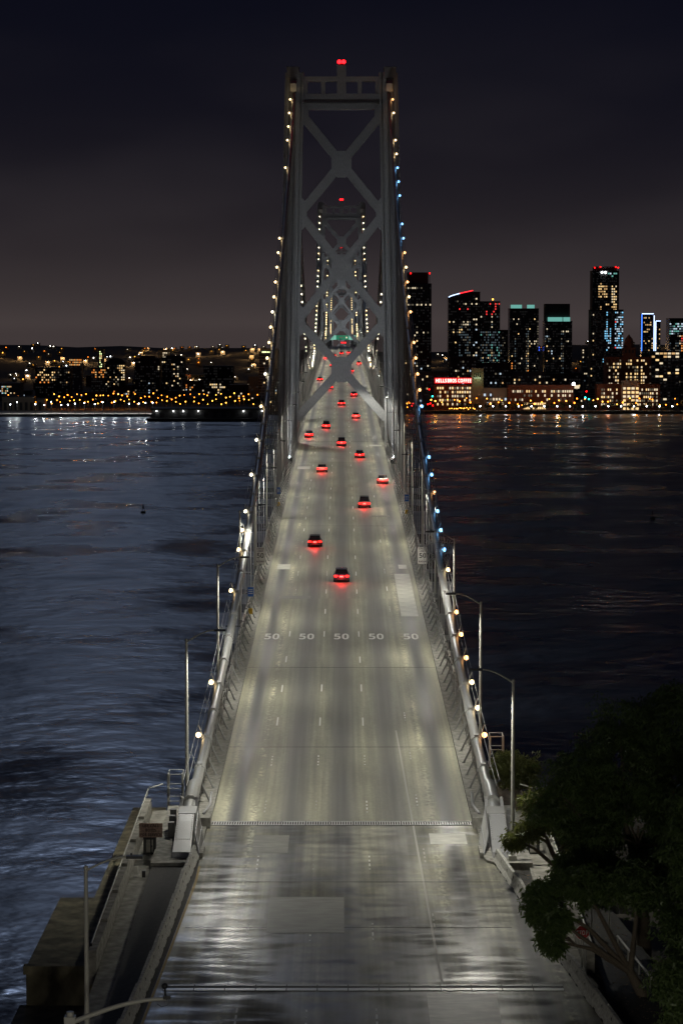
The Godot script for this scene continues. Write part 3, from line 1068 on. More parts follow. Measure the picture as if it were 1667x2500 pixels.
func anchorage_side(s: int) -> void:
	var who := "with a step in its top, beside the open water" if s < 0 else "half hidden behind the leafy trees"
	var o := thing("concrete_pier", "weathered olive concrete anchorage pier " + who, "pier", Vector3.ZERO, "anchorage piers")
	# the pier's two steps, each with a coping ledge
	var outer := [[-13.55, -16.1, 141.8, 190.0, 68.0], [-16.1, -18.3, 141.8, 159.5, 68.0]]
	for r in outer:
		var x0: float = -s * r[0]
		var x1: float = -s * r[1]
		box(o, "block", Vector3((x0 + x1) / 2, 33.0, -(r[2] + r[3]) / 2), Vector3(absf(x1 - x0), 69.9, r[3] - r[2]), mats.old_concrete)
	box(o, "lower_block", Vector3(s * 15.2, 31.2, -139.0), Vector3(7.0, 69.0, 5.8), mats.old_concrete)
	box(o, "coping", Vector3(s * 15.95, 67.9, -141.6), Vector3(4.9, 0.5, 0.6), mats.old_concrete)
	box(o, "pour_seam", Vector3(s * 14.8, 68.004, -172.0), Vector3(2.4, 0.012, 0.12), mats.joint_gap)
	box(o, "pour_seam", Vector3(s * 15.0, 68.004, -181.0), Vector3(0.08, 0.012, 17.0), mats.joint_gap)
	# fill below the roads
	box(o, "core", Vector3(s * 6.8, 34.0, -120.0), Vector3(13.4, 69.0, 96.0), mats.old_concrete, Basis(Vector3.RIGHT, 0.0))
	# parapet wall in cast lengths
	var d := 131.0
	while d < 170.0:
		var e := d + 6.5
		var y := deck(d + 3) - 0.35
		box(o, "parapet", Vector3(s * 13.35, y + 0.35, -(d + 3.25)), Vector3(0.42, 1.9, 6.44), mats.concrete)
		d += 6.5
	var wall := tool()
	# raised footway and its kerb
	piece(o, "footway", ribbon(steps(60, 171, 6), at_x(12.0 if s > 0 else -13.1), at_x(13.1 if s > 0 else -12.0), -0.18, 0.5), mats.concrete)
	piece(o, "footway_kerb", ribbon(steps(60, 168, 6), at_x(11.82 if s > 0 else -11.98), at_x(11.98 if s > 0 else -11.82), -0.15, 0.5), mats.walkway)
	if s < 0:
		piece(o, "ramp_lane", ribbon(steps(60, 156.5, 6), at_x(-11.95), at_x(-8.8), -0.05, 0.4), mats.asphalt)
	# handrail on the parapet
	var h := thing("handrail", "pale pipe handrail along the concrete parapet, " + ("above the open water pier" if s < 0 else "behind the leafy trees"), "handrail", Vector3.ZERO, "parapet handrails")
	var path := []
	for q in steps(132.0, 172.0, 8.0):
		path.append(Vector3(s * 13.5, deck(q) + 1.15, -q))
	path.append(Vector3(s * 12.6, deck(173.0) + 1.2, -173.2))
	tube(h, "rail", path, 0.05, mats.galvanized, 8)
	for q in steps(132.0, 171.0, 3.2):
		rod(h, "post", Vector3(s * 13.5, deck(q) + 0.8, -q), Vector3(s * 13.5, deck(q) + 1.15, -q), 0.03, mats.galvanized)
	rod(h, "end_post", Vector3(s * 13.5, deck(132) + 1.15, -132), Vector3(s * 13.58, deck(132) - 0.9, -131.9), 0.05, mats.dark_metal)
	# apron that carries the housing
	var a := thing("concrete_apron", "concrete apron with rounded kerb under the " + ("cable housing by the brown sign" if s < 0 else "cable housing by the street lamp"), "apron", Vector3.ZERO, "housing aprons")
	var pts := []
	for q in [[9.05, 171.0], [9.05, 155.6], [9.2, 154.9], [9.6, 154.4], [10.2, 154.2], [12.0, 154.2], [12.0, 171.0]]:
		pts.append(Vector2(s * q[0], q[1]))
	var st := tool()
	st.set_smooth_group(-1)
	for k in pts.size():
		var p: Vector2 = pts[k]
		var q: Vector2 = pts[(k + 1) % pts.size()]
		var up := [Vector3(p.x, deck(p.y) + 0.16, -p.y), Vector3(q.x, deck(q.y) + 0.16, -q.y)]
		var dn := [up[0] - Vector3(0, 1.0, 0), up[1] - Vector3(0, 1.0, 0)]
		var mid := Vector3(s * 10.8, deck(162) + 0.16, -162)
		if s > 0:
			quad(st, up[0], dn[0], dn[1], up[1])
			tri(st, up[0], up[1], mid)
		else:
			quad(st, up[1], dn[1], dn[0], up[0])
			tri(st, up[1], up[0], mid)
	st.generate_normals()
	piece(a, "slab", st.commit(), mats.walkway)
	# utility door in the end of the parapet
	var y := deck(157.5) - 0.05
	var c := thing("utility_cabinet", "dark framed utility cabinet with grey door, " + ("below the brown sign" if s < 0 else "beside the street lamp and tree"), "cabinet", Vector3(s * 12.35, y - 0.16, -158.0), "utility cabinets")
	box(c, "case", Vector3(0, 0.6, -0.3), Vector3(0.80, 1.2, 0.7), mats.dark_metal)
	var dr := box(c, "door", Vector3(0, 0.58, 0.08), Vector3(0.44, 0.82, 0.05), mats.concrete)
	box(dr, "handle", Vector3(0.36, 0, 0.7), Vector3(0.08, 0.16, 0.6), mats.dark_metal)

func cable_housing(s: int) -> void:
	# the riveted steel cover where the main cable dives into the anchorage
	var x := s * 10.15
	var o := thing("cable_housing", "riveted steel cable housing at the deck end, " + ("next to the brown call box sign" if s < 0 else "next to the street lamp and leafy branch"), "cable housing", Vector3(x, deck(155.5) + 0.1, -155.4), "cable housings")
	var rise := [[0.0, 0.0], [0.25, 0.42], [2.4, 1.05], [4.2, 1.62], [5.2, 1.86], [5.7, 1.80], [6.2, 1.45]]
	var st := tool()
	st.set_smooth_group(-1)
	for k in rise.size() - 1:
		var p := []
		for e in [rise[k], rise[k + 1]]:
			var w: float = 0.58 - 0.07 * e[0] / 6.0
			p.append_array([Vector3(-w, e[1], -e[0]), Vector3(w, e[1], -e[0])])
		quad(st, p[0], p[2], p[3], p[1])
		for f in [0, 1]:
			var a: Vector3 = p[f]
			var b: Vector3 = p[f + 2]
			var a0 := Vector3(a.x, -0.1, a.z)
			var b0 := Vector3(b.x, -0.1, b.z)
			if f == 0:
				quad(st, a, a0, b0, b)
			else:
				quad(st, a, b, b0, a0)
	st.generate_normals()
	piece(o, "cover", st.commit(), mats.housing_steel)
	box(o, "sill", Vector3(0, -0.02, 0.12), Vector3(1.5, 0.22, 0.3), mats.walkway)
	var rivet := CylinderMesh.new()
	rivet.top_radius = 0.028
	rivet.bottom_radius = 0.045
	rivet.height = 0.035
	rivet.radial_segments = 6
	rivet.rings = 0
	var slope := Basis(Vector3.RIGHT, 0.29)
	for k in 13:
		var z := 1.9 + k * 0.27
		for e in [-1, 1]:
			piece(o, "rivet", rivet, mats.band_steel, Transform3D(slope, Vector3(e * 0.46, cover_y(rise, z) + 0.015, -z)))
	for k in 8:
		piece(o, "rivet", rivet, mats.band_steel, Transform3D(slope, Vector3(-0.42 + 0.12 * k, cover_y(rise, 1.9) + 0.015, -1.9)))
	# louvred screen on the road side, leaning out from the cover
	var sa := [Vector3(-s * 1.05, 0.05, -0.9), Vector3(-s * 1.05, 0.05, -5.4), Vector3(-s * 0.68, 1.85, -6.1), Vector3(-s * 0.68, 1.05, -2.6)]
	var back := tool()
	back.set_smooth_group(-1)
	if s > 0:
		quad(back, sa[0], sa[1], sa[2], sa[3])
	else:
		quad(back, sa[3], sa[2], sa[1], sa[0])
	back.generate_normals()
	piece(o, "screen_back", back.commit(), mats.dark_metal)
	for k in 4:
		rod(o, "screen_rail", sa[k] + Vector3(-s * 0.05, 0.03, 0), sa[(k + 1) % 4] + Vector3(-s * 0.05, 0.03, 0), 0.06, mats.housing_steel)
	for k in 8:
		var t := (k + 0.5) / 8.0
		var low: Vector3 = sa[0].lerp(sa[1], t)
		var high: Vector3 = sa[3].lerp(sa[2], minf(t + 0.12, 1.0))
		bar(o, "louvre", low + Vector3(-s * 0.06, 0.03, 0), high + Vector3(-s * 0.06, 0.03, 0), 0.07, 0.16, mats.band_steel, Vector3.FORWARD)
	rod(o, "screen_rail", sa[0].lerp(sa[3], 0.5) + Vector3(-s * 0.1, 0, 0), sa[1].lerp(sa[2], 0.5) + Vector3(-s * 0.1, 0, 0), 0.05, mats.housing_steel)
	box(o, "foot_block", Vector3(-s * 1.22, 0.05, -1.9), Vector3(0.22, 0.4, 2.4), mats.walkway)
	# clamp and pins that take the cable
	box(o, "saddle_clamp", Vector3(0, 1.55, -7.0), Vector3(1.15, 0.55, 1.6), mats.band_steel, Basis(Vector3.RIGHT, 0.1))
	for e in [-1, 1]:
		bar(o, "clamp_strut", Vector3(e * 0.62, 0.3, -6.2), Vector3(e * 0.5, 2.25, -8.4), 0.14, 0.2, mats.housing_steel, Vector3.RIGHT)
		ball(o, "pin", Vector3(e * 0.5, 2.3, -8.45), 0.13, mats.band_steel)
	rod(o, "collar", Vector3(0, cable_y(166.0) - deck(155.5) - 0.1, -9.6), Vector3(0, cable_y(171.0) - deck(155.5) - 0.1, -14.4), 0.47, mats.cable_wrap)
	piece(o, "cable_end", sweep([Vector3(0, 1.35, -7.2), Vector3(0, 1.75, -10.4)], [0.5, 0.42], 14), mats.cable_wrap)
	for k in 3:
		box(o, "junction_box", Vector3(s * 1.05, 0.6 + 0.22 * k, -6.2 - 1.1 * k), Vector3(0.4, 1.1, 0.55), mats.tower_dark)
	# pipe guard on the walkway side
	tube(o, "pipe_guard", [Vector3(-s * 0.85, 0.9, -10.4), Vector3(-s * 1.0, 1.0, -11.0), Vector3(-s * 1.15, 1.0, -13.0), Vector3(-s * 1.2, 1.75, -13.6)], 0.1, mats.housing_steel, 8)
	box(o, "pipe_box", Vector3(-s * 1.0, 0.4, -10.0), Vector3(0.7, 0.9, 1.8), mats.walkway)

func cover_y(rise: Array, z: float) -> float:
	for k in rise.size() - 1:
		if z <= rise[k + 1][0]:
			return lerpf(rise[k][1], rise[k + 1][1], (z - rise[k][0]) / (rise[k + 1][0] - rise[k][0]))
	return 0.0

func jersey_barriers(s: int, path: Array) -> void:
	var side := "in the brown sign's row" if s < 0 else "in the trees' row"
	for k in path.size() - 1:
		var a := Vector3(path[k][0], deck(path[k][1]), -path[k][1])
		var b := Vector3(path[k + 1][0], deck(path[k + 1][1]), -path[k + 1][1])
		var o := thing("jersey_barrier", "%s pale concrete barrier from the housing, %s" % [ORDINAL[k], side], "road barrier", a.lerp(b, 0.5), "barriers " + side)
		var run := (b - a).normalized()
		var len := a.distance_to(b) - 0.06
		o.basis = Basis(run.cross(Vector3.UP).normalized(), Vector3.UP, -run)
		var prof := [[0.30, 0.0], [0.30, 0.08], [0.17, 0.33], [0.09, 0.81], [-0.09, 0.81], [-0.17, 0.33], [-0.30, 0.08], [-0.30, 0.0]]
		var rings := []
		var slip := (b.y - a.y) / len
		for e in 9:
			var z := len * (0.5 - e / 8.0)
			var r := []
			for p in prof:
				r.append(Vector3(p[0] + rng.randf_range(-0.005, 0.005), p[1] - z * slip + rng.randf_range(-0.003, 0.003) * float(p[1] > 0.1), z))
			rings.append(r)
		piece(o, "body", loft(rings), mats.barrier)
		for e in [-1, 1]:
			for q in [-0.3, 0.04, 0.34]:
				box(o, "drain_slot", Vector3(e * 0.29, 0.05 - q * len * slip, q * len), Vector3(0.06, 0.10, 0.42), mats.joint_gap)
				box(o, "lifting_slot", Vector3(e * 0.135, 0.52 - (q + 0.12) * len * slip, (q + 0.12) * len), Vector3(0.05, 0.16, 0.05), mats.joint_gap, Basis(Vector3.RIGHT, 0.5))
		rod(o, "reflector_post", Vector3(0, 0.80, 0.2), Vector3(0, 0.88, 0.2), 0.03, mats.sign_white)

func call_box_sign() -> void:
	var y := deck(157.0)
	var o := thing("call_box_sign", "weathered brown sign reading USE CALL BOXES FOR SERVICE", "sign", Vector3(-12.25, y - 0.18, -157.0))
	rod(o, "post", Vector3(0.0, 0.0, -0.9), Vector3(0.0, 1.7, -0.9), 0.05, mats.dark_metal)
	box(o, "board", Vector3(0, 1.62, -0.8), Vector3(1.5, 0.92, 0.06), mats.sign_brown)
	var lines := ["USE CALL", "BOXES", "FOR SERVICE"]
	var wide := [1.05, 0.66, 1.32]
	for k in 3:
		lettering(o, "lettering", lines[k], Vector3(0, 1.92 - 0.29 * k, -0.755), wide[k], 0.19, mats.sign_brown_ink, Basis.IDENTITY, 0.02)
	# small notice board and bracket further along the wall
	var n := thing("notice_board", "small white notice board leaning at the parapet below the brown sign", "notice board", Vector3(-12.75, deck(152.0) - 0.18, -152.0))
	box(n, "panel", Vector3(0, 0.42, 0), Vector3(0.28, 0.5, 0.05), mats.sign_white)
	for e in [-0.12, 0.12]:
		rod(n, "leg", Vector3(e, 0, 0), Vector3(e, 0.5, 0), 0.02, mats.sign_white)
	rod(n, "bracket", Vector3(0.35, 0, 0.2), Vector3(0.35, 0.45, 0.2), 0.025, mats.sign_white)
	rod(n, "bracket", Vector3(0.35, 0.45, 0.2), Vector3(0.65, 0.45, 0.2), 0.025, mats.sign_white)
	box(n, "box_unit", Vector3(0.5, 0.2, 0.1), Vector3(0.22, 0.4, 0.2), mats.dark_metal)

func mast_camera() -> void:
	var y := deck(112.0)
	var o := thing("camera_mast", "grey mast arm with a small traffic camera reaching over the barrier", "camera mast", Vector3(-12.45, y - 0.2, -112.0))
	rod(o, "pole", Vector3(0, 0, 0), Vector3(0, 3.65, 0), 0.17, mats.galvanized)
	box(o, "collar", Vector3(0, 3.2, 0), Vector3(0.5, 0.5, 0.5), mats.galvanized)
	var arm := []
	var rr := []
	for k in 9:
		var t := k / 8.0
		arm.append(Vector3(0.2 + 4.2 * t, 3.2 + 1.05 * sin(t * PI * 0.5), 0))
		rr.append(0.13 - 0.05 * t)
	piece(o, "arm", sweep(arm, rr, 10), mats.galvanized)
	rod(o, "camera_bracket", Vector3(4.4, 4.2, 0), Vector3(4.35, 4.75, 0), 0.05, mats.dark_metal)
	ball(o, "camera_dome", Vector3(4.35, 4.85, 0), 0.15, mats.dark_metal)
	box(o, "camera_box", Vector3(4.45, 4.32, 0), Vector3(0.35, 0.16, 0.2), mats.dark_metal)
	tube(o, "wire", [Vector3(4.55, 4.3, 0.1), Vector3(4.5, 4.0, 0.15), Vector3(4.2, 3.92, 0.15), Vector3(4.0, 4.05, 0.1)], 0.015, mats.dark_metal, 5)

func access_cages() -> void:
	for q in [[-1, 172.0, -11.6, "open steel access cage hung outside the cable, above the olive pier"], [1, 186.0, 11.7, "open steel access cage hung outside the cable, near the leafy tree"]]:
		var s: int = q[0]
		var o := thing("access_cage", q[3], "access cage", Vector3(q[2], deck(q[1]) - 0.6, -q[1]), "access cages")
		for x in [-0.5, 0.5]:
			for z in [-0.9, 0.0, 0.9]:
				rod(o, "upright", Vector3(x, 0, z), Vector3(x, 2.9, z), 0.035, mats.rope_steel)
		for h in [0.1, 1.0, 1.9, 2.9]:
			for z in [-0.9, 0.9]:
				rod(o, "rail", Vector3(-0.5, h, z), Vector3(0.5, h, z), 0.03, mats.rope_steel)
			for x in [-0.5, 0.5]:
				rod(o, "rail", Vector3(x, h, -0.9), Vector3(x, h, 0.9), 0.03, mats.rope_steel)
		box(o, "platform", Vector3(0, 0.05, 0), Vector3(1.1, 0.08, 1.9), mats.rail_steel)
		rod(o, "hanger", Vector3(-s * 1.2, 0.1, 0), Vector3(0, 0.1, 0), 0.06, mats.rail_steel)

func climb_guard() -> void:
	# picket fan round the cable that keeps climbers off
	var d := 256.0
	var y := cable_y(d)
	var o := thing("climb_guard", "fan of steel pickets round the main cable below the blue lights", "climb guard", Vector3(10.05, y, -d))
	for k in 15:
		var a := PI * (k / 14.0) 
		var out := Vector3(cos(a) * 1.5, 0.2 + sin(a) * 1.0, 0)
		rod(o, "picket", out * 0.55 + Vector3(0, -1.6 + 0.6 * sin(a), 0.5), out + Vector3(0, 0.75, -0.2), 0.028, mats.rope_steel)
	var hoop := []
	var hoop2 := []
	for k in 15:
		var a := PI * k / 14.0
		hoop.append(Vector3(cos(a) * 1.45, 0.55 + sin(a) * 0.95, -0.1))
		hoop2.append(Vector3(cos(a) * 0.95, -0.7 + sin(a) * 0.8, 0.3))
	tube(o, "hoop", hoop, 0.035, mats.rope_steel, 6)
	tube(o, "hoop", hoop2, 0.035, mats.rope_steel, 6)
	for e in [-1, 1]:
		rod(o, "stay", Vector3(e * 0.9, -0.7, 0.3), Vector3(e * 0.35, -0.1, 0), 0.05, mats.rope_steel)
		rod(o, "stay", Vector3(e * 1.4, 0.5, -0.1), Vector3(e * 0.35, 0.0, 0), 0.05, mats.rope_steel)

func roadside_signs() -> void:
	for s in [-1, 1]:
		var d := 297.0
		var o := thing("speed_sign", "black and white SPEED LIMIT 50 sign fixed to the railing, " + ("open water side" if s < 0 else "skyline side"), "speed sign", Vector3(s * 9.72, deck(d) + 0.2, -d), "speed limit signs")
		for e in [-0.45, 0.45]:
			rod(o, "post", Vector3(e, 0, 0), Vector3(e, 3.9, -0.0), 0.04, mats.galvanized)
		var b := box(o, "board", Vector3(0, 2.95, 0.08), Vector3(1.15, 1.4, 0.05), mats.sign_white)
		box(o, "board", Vector3(0, 1.95, 0.08), Vector3(1.15, 0.55, 0.05), mats.sign_white)
		lettering(o, "lettering", "SPEED", Vector3(0, 3.48, 0.115), 0.85, 0.2, mats.sign_black)
		lettering(o, "lettering", "LIMIT", Vector3(0, 3.2, 0.115), 0.75, 0.2, mats.sign_black)
		lettering(o, "lettering", "50", Vector3(0, 2.67, 0.115), 0.8, 0.6, mats.sign_black)
		lettering(o, "lettering", "RADAR", Vector3(0, 1.95, 0.115), 0.9, 0.22, mats.sign_black)
	for q in [[-1, 262.0, "blue sign over the yellow call box nearest the speed sign"], [-1, 378.0, "blue call box sign on the open water railing, farther along"], [1, 366.0, "blue call box sign on the skyline side railing"]]:
		var s: int = q[0]
		var d: float = q[1]
		var o := thing("call_box", q[2], "call box", Vector3(s * 9.62, deck(d) + 0.2, -d), "emergency call boxes")
		rod(o, "post", Vector3.ZERO, Vector3(0, 3.3, 0), 0.05, mats.galvanized)
		var b := box(o, "blue_sign", Vector3(0, 3.0, 0.08), Vector3(0.62, 1.0, 0.04), mats.sign_blue)
		for k in 3:
			box(b, "sign_text", Vector3(0, 0.22 - 0.2 * k, 0.7), Vector3(0.7, 0.07, 0.5), mats.sign_white)
		box(o, "phone_case", Vector3(0, 0.95, 0.12), Vector3(0.42, 0.6, 0.3), mats.call_yellow)
		box(o, "phone_door", Vector3(0, 0.95, 0.28), Vector3(0.3, 0.44, 0.03), mats.call_yellow)

func side_road() -> void:
	# stop sign, street name sign, kerb and fallen leaves under the trees
	var o := thing("stop_sign", "red octagonal STOP sign half hidden under the tree branches", "stop sign", Vector3(12.98, deck(132.0) - 0.45, -132.0))
	rod(o, "post", Vector3(0, -0.1, 0), Vector3(0, 2.3, 0), 0.035, mats.galvanized)
	var pts := []
	var rim := []
	for k in 8:
		var a := TAU * (k + 0.5) / 8
		pts.append(Vector2(cos(a), sin(a)) * 0.385)
		rim.append(Vector2(cos(a), sin(a)) * 0.42)
	piece(o, "rim", prism(rim, 0.02), mats.sign_white, Transform3D(Basis.IDENTITY, Vector3(0, 2.2, 0.05)))
	piece(o, "face", prism(pts, 0.02), mats.sign_red, Transform3D(Basis.IDENTITY, Vector3(0, 2.2, 0.065)))
	lettering(o, "lettering", "STOP", Vector3(0, 2.2, 0.085), 0.62, 0.25, mats.sign_white, Basis.IDENTITY, 0.02)
	for h in [0.35, 0.85]:
		box(o, "reflector", Vector3(0, h, 0.045), Vector3(0.09, 0.09, 0.02), mats.sign_white)
	var g := thing("street_name_sign", "green street name sign glimpsed between dark tree branches", "street sign", Vector3(14.7, deck(139.0) - 0.7, -139.0))
	for e in [-0.5, 0.5]:
		rod(g, "post", Vector3(e, 0, 0), Vector3(e, 4.3, 0), 0.04, mats.galvanized)
	box(g, "board", Vector3(0, 3.9, 0.05), Vector3(1.5, 0.75, 0.04), mats.sign_green)
	lettering(g, "lettering", "ALE", Vector3(-0.25, 4.06, 0.08), 0.6, 0.2, mats.sign_white)
	lettering(g, "lettering", "S", Vector3(-0.3, 3.76, 0.08), 0.14, 0.2, mats.sign_white)
	lettering(g, "lettering", "J", Vector3(0.5, 3.76, 0.08), 0.1, 0.2, mats.sign_white)
	var st := tool()
	st.set_smooth_group(-1)
	var r := structure("side_road", ribbon(steps(60, 153.8, 5), func(d): return road_right(d) + 0.2, func(d): return road_right(d) + 5.0, -0.22, 0.3), mats.asphalt)
	# low concrete shed wall behind the leaves
	var w := thing("retaining_wall", "low pale retaining wall behind the stop sign, in tree shade", "wall", Vector3(15.0, deck(146.0) - 0.8, -146.0))
	for k in 4:
		box(w, "panel", Vector3(-2.2 + 1.5 * k, 0.7, 0), Vector3(1.44, 1.6, 0.3), mats.concrete)
	# leaf litter
	var leaves := tool()
	for k in 900:
		var d := rng.randf_range(108.0, 156.0)
		var x := road_right(d) + rng.randf_range(0.8, 4.6)
		var s := rng.randf_range(0.05, 0.13)
		add_box(leaves, Vector3(x, deck(d) - 0.2, -d), Vector3(s, 0.012, s * 0.5), Basis.from_euler(Vector3(rng.randf() * 0.5, rng.randf() * 6.0, rng.randf() * 0.5)))
	var lt := piece(self, "leaf_litter", leaves.commit(), mats.litter)
	tag(lt, "fallen leaves scattered over the side road under the trees", "leaves")
	lt.set_meta("kind", "stuff")
	# guard rail farther down the slope
	var gr := thing("guard_rail", "pale metal guard rail edging the side road under the trees", "guard rail", Vector3.ZERO)
	var path := []
	for d in steps(110.0, 136.0, 5.0):
		path.append(Vector3(road_right(d) + 3.6, deck(d) + 0.45, -d))
	tube(gr, "rail", path, 0.07, mats.galvanized, 8)
	for d in steps(110.0, 136.0, 2.6):
		rod(gr, "post", Vector3(road_right(d) + 3.62, deck(d) - 0.4, -d), Vector3(road_right(d) + 3.62, deck(d) + 0.45, -d), 0.05, mats.galvanized)

# ------------------------------------------------------------------ trees
func leaf_cluster(sd: int, count: int, reach: float, long: float) -> ArrayMesh:
	var r := RandomNumberGenerator.new()
	r.seed = sd
	var st := tool()
	st.set_smooth_group(-1)
	for k in count:
		var c := Vector3(r.randf_range(-1, 1), r.randf_range(-1, 0.8), r.randf_range(-1, 1)) * reach
		var dir := Vector3(r.randf_range(-0.8, 0.8), r.randf_range(-1.3, 0.1), r.randf_range(-0.8, 0.8)).normalized()
		var side := dir.cross(Vector3(r.randf_range(-1, 1), r.randf_range(-1, 1), r.randf_range(-1, 1))).normalized()
		var l := long * r.randf_range(0.7, 1.3)
		var w := l * 0.16
		quad(st, c, c + dir * l * 0.45 + side * w, c + dir * l, c + dir * l * 0.45 - side * w)
	st.generate_normals()
	return st.commit()

func tree(called: String, label: String, base: Vector3, lobes: Array, leaf: String, density: float, sd: int, lean := Vector3.ZERO) -> void:
	var r := RandomNumberGenerator.new()
	r.seed = sd
	var o := thing(called, label, "tree" if called != "shrub" else "shrub", base, "")
	var heart := Vector3.ZERO
	for l in lobes:
		heart += (l[0] as Vector3) / lobes.size()
	var fork := Vector3(heart.x * 0.35, heart.y * 0.45, heart.z * 0.35)
	var thick: float = 0.09 + 0.035 * heart.y
	piece(o, "trunk", sweep([Vector3(0, -1.0, 0), fork * 0.5 + lean, fork], [thick * 1.25, thick, thick * 0.75], 9), mats.bark)
	var spots := []
	for l in lobes:
		var c: Vector3 = l[0]
		var rad: Vector3 = l[1]
		var mid := fork.lerp(c, 0.55) + Vector3(r.randf_range(-0.4, 0.4), 0.3, r.randf_range(-0.4, 0.4))
		piece(o, "limb", sweep([fork, mid, c], [thick * 0.55, thick * 0.35, thick * 0.12], 7), mats.bark)
		for k in 5:
			var tip := c + Vector3(r.randf_range(-1, 1) * rad.x, r.randf_range(-0.9, 1) * rad.y, r.randf_range(-1, 1) * rad.z) * 0.8
			piece(o, "branch", sweep([mid.lerp(c, 0.4), mid.lerp(tip, 0.6) + Vector3(0, 0.15, 0), tip], [thick * 0.2, thick * 0.12, 0.012], 5), mats.bark)
		# sub-clumps spread over the lobe, leaves spread over each sub-clump
		var subs := int(14 + 6 * rad.x * rad.y * density)
		for k in subs:
			var v := Vector3(r.randfn(), r.randfn(), r.randfn()).normalized() * pow(r.randf_range(0.25, 1.0), 0.45)
			var sc := c + v * rad
			var sr := minf(r.randf_range(0.35, 0.75), rad.x * 0.7)
			for q in 12:
				spots.append(sc + Vector3(r.randfn(), r.randfn() * 0.8 - 0.15, r.randfn()) * sr * 0.55)
	var mm := MultiMesh.new()
	mm.transform_format = MultiMesh.TRANSFORM_3D
	mm.mesh = leaf_cluster(sd + 1, 16, 0.30, 0.30)
	mm.instance_count = spots.size()
	for k in spots.size():
		var b := Basis.from_euler(Vector3(r.randf_range(-0.3, 0.3), r.randf() * TAU, r.randf_range(-0.3, 0.3))).scaled(Vector3.ONE * r.randf_range(0.7, 1.25))
		mm.set_instance_transform(k, Transform3D(b, spots[k]))
	var crown := MultiMeshInstance3D.new()
	crown.name = "crown"
	crown.multimesh = mm
	crown.material_override = mats[leaf]
	crown.set_meta("kind", "stuff")
	o.add_child(crown, true)

func build_trees() -> void:
	var g := func(x: float, d: float) -> Vector3: return Vector3(x, deck(d) - 1.6 - 0.12 * maxf(0.0, x - 14.0), -d)
	var b: Vector3 = g.call(17.0, 137.0)
	tree("eucalyptus_tree", "large dark eucalyptus whose crown spreads beside the cable housing", b, [
		[Vector3(-1.6, 12.6, 2), Vector3(3.4, 3.0, 3.0)], [Vector3(1.8, 13.6, 0), Vector3(3.2, 2.9, 3.0)], [Vector3(-4.4, 9.9, 1), Vector3(2.0, 2.4, 2.2)],
		[Vector3(-0.8, 9.0, 3), Vector3(3.6, 2.8, 3.0)], [Vector3(2.8, 9.4, 2), Vector3(3.2, 3.0, 3.0)], [Vector3(-3.4, 6.4, 3), Vector3(2.0, 1.5, 2.0)], [Vector3(0.4, 5.9, 2), Vector3(2.6, 1.5, 2.0)]], "leaf", 1.25, 101)
	b = g.call(22.0, 122.0)
	tree("eucalyptus_tree", "tall dark eucalyptus farthest from the road, behind the guard rail", b, [
		[Vector3(-3.0, 11.6, 0), Vector3(3.0, 3.4, 3.0)], [Vector3(0.5, 13.4, 0), Vector3(3.2, 3.2, 3.0)], [Vector3(-3.6, 7.4, 0), Vector3(2.6, 2.6, 2.6)], [Vector3(-0.8, 6.0, 0), Vector3(3.4, 3.2, 3.0)], [Vector3(-3.4, 3.8, 0.5), Vector3(1.7, 1.7, 2.0)]], "leaf", 1.3, 102)
	b = g.call(13.9, 150.0)
	tree("eucalyptus_tree", "young yellow green eucalyptus with a branch across the street lamp", b, [
		[Vector3(-1.9, 6.3, 0), Vector3(0.7, 0.9, 0.8)], [Vector3(-2.5, 5.0, 0.5), Vector3(0.45, 0.5, 0.5)], [Vector3(-0.3, 5.6, 0), Vector3(1.0, 1.0, 1.0)], [Vector3(-3.4, 4.35, 0.5), Vector3(0.35, 0.3, 0.4)], [Vector3(0.9, 4.2, 0), Vector3(0.9, 0.8, 0.8)]], "leaf_olive", 2.0, 103)
	b = g.call(16.6, 127.0)
	tree("eucalyptus_tree", "low drooping eucalyptus branch hanging over the concrete barriers", b, [
		[Vector3(-6.2, 6.7, 0), Vector3(0.7, 1.0, 0.8)], [Vector3(-5.7, 4.7, 0.4), Vector3(0.35, 0.6, 0.5)], [Vector3(-4.2, 7.7, 0), Vector3(1.2, 0.8, 1.0)], [Vector3(-5.4, 5.8, 0.5), Vector3(0.4, 0.5, 0.5)], [Vector3(-1.6, 7.6, 0), Vector3(1.6, 0.9, 1.2)]], "leaf", 1.8, 104)
	b = g.call(17.6, 117.0)
	tree("shrub", "dense dark green shrub at the bottom of the slope", b, [
		[Vector3(-1.0, 3.0, 0), Vector3(1.3, 1.3, 1.4)], [Vector3(1.0, 3.6, 0), Vector3(1.7, 1.8, 1.6)], [Vector3(0.6, 5.8, -1), Vector3(1.6, 1.6, 1.6)], [Vector3(-1.6, 5.6, 0), Vector3(0.9, 1.0, 1.0)]], "leaf", 1.8, 105)
	b = g.call(12.6, 176.0)
	tree("shrub", "small green shrub peeking out beyond the end of the cable", b, [
		[Vector3(-0.6, 3.6, 0), Vector3(0.9, 1.0, 0.9)], [Vector3(0.5, 3.0, 0), Vector3(1.0, 0.9, 0.9)]], "leaf_olive", 2.0, 106)
	# a few red leaves at the branch tip
	var o := thing("red_leaves", "sprig of red leaves hanging before the cable housing", "leaves", Vector3(10.55, deck(152.0) + 1.9, -151.6))
	piece(o, "sprig", leaf_cluster(9, 10, 0.16, 0.26), mats.leaf_red)
	rod(o, "twig", Vector3(0, 0.2, 0), Vector3(0.9, 0.8, 0), 0.012, mats.bark)

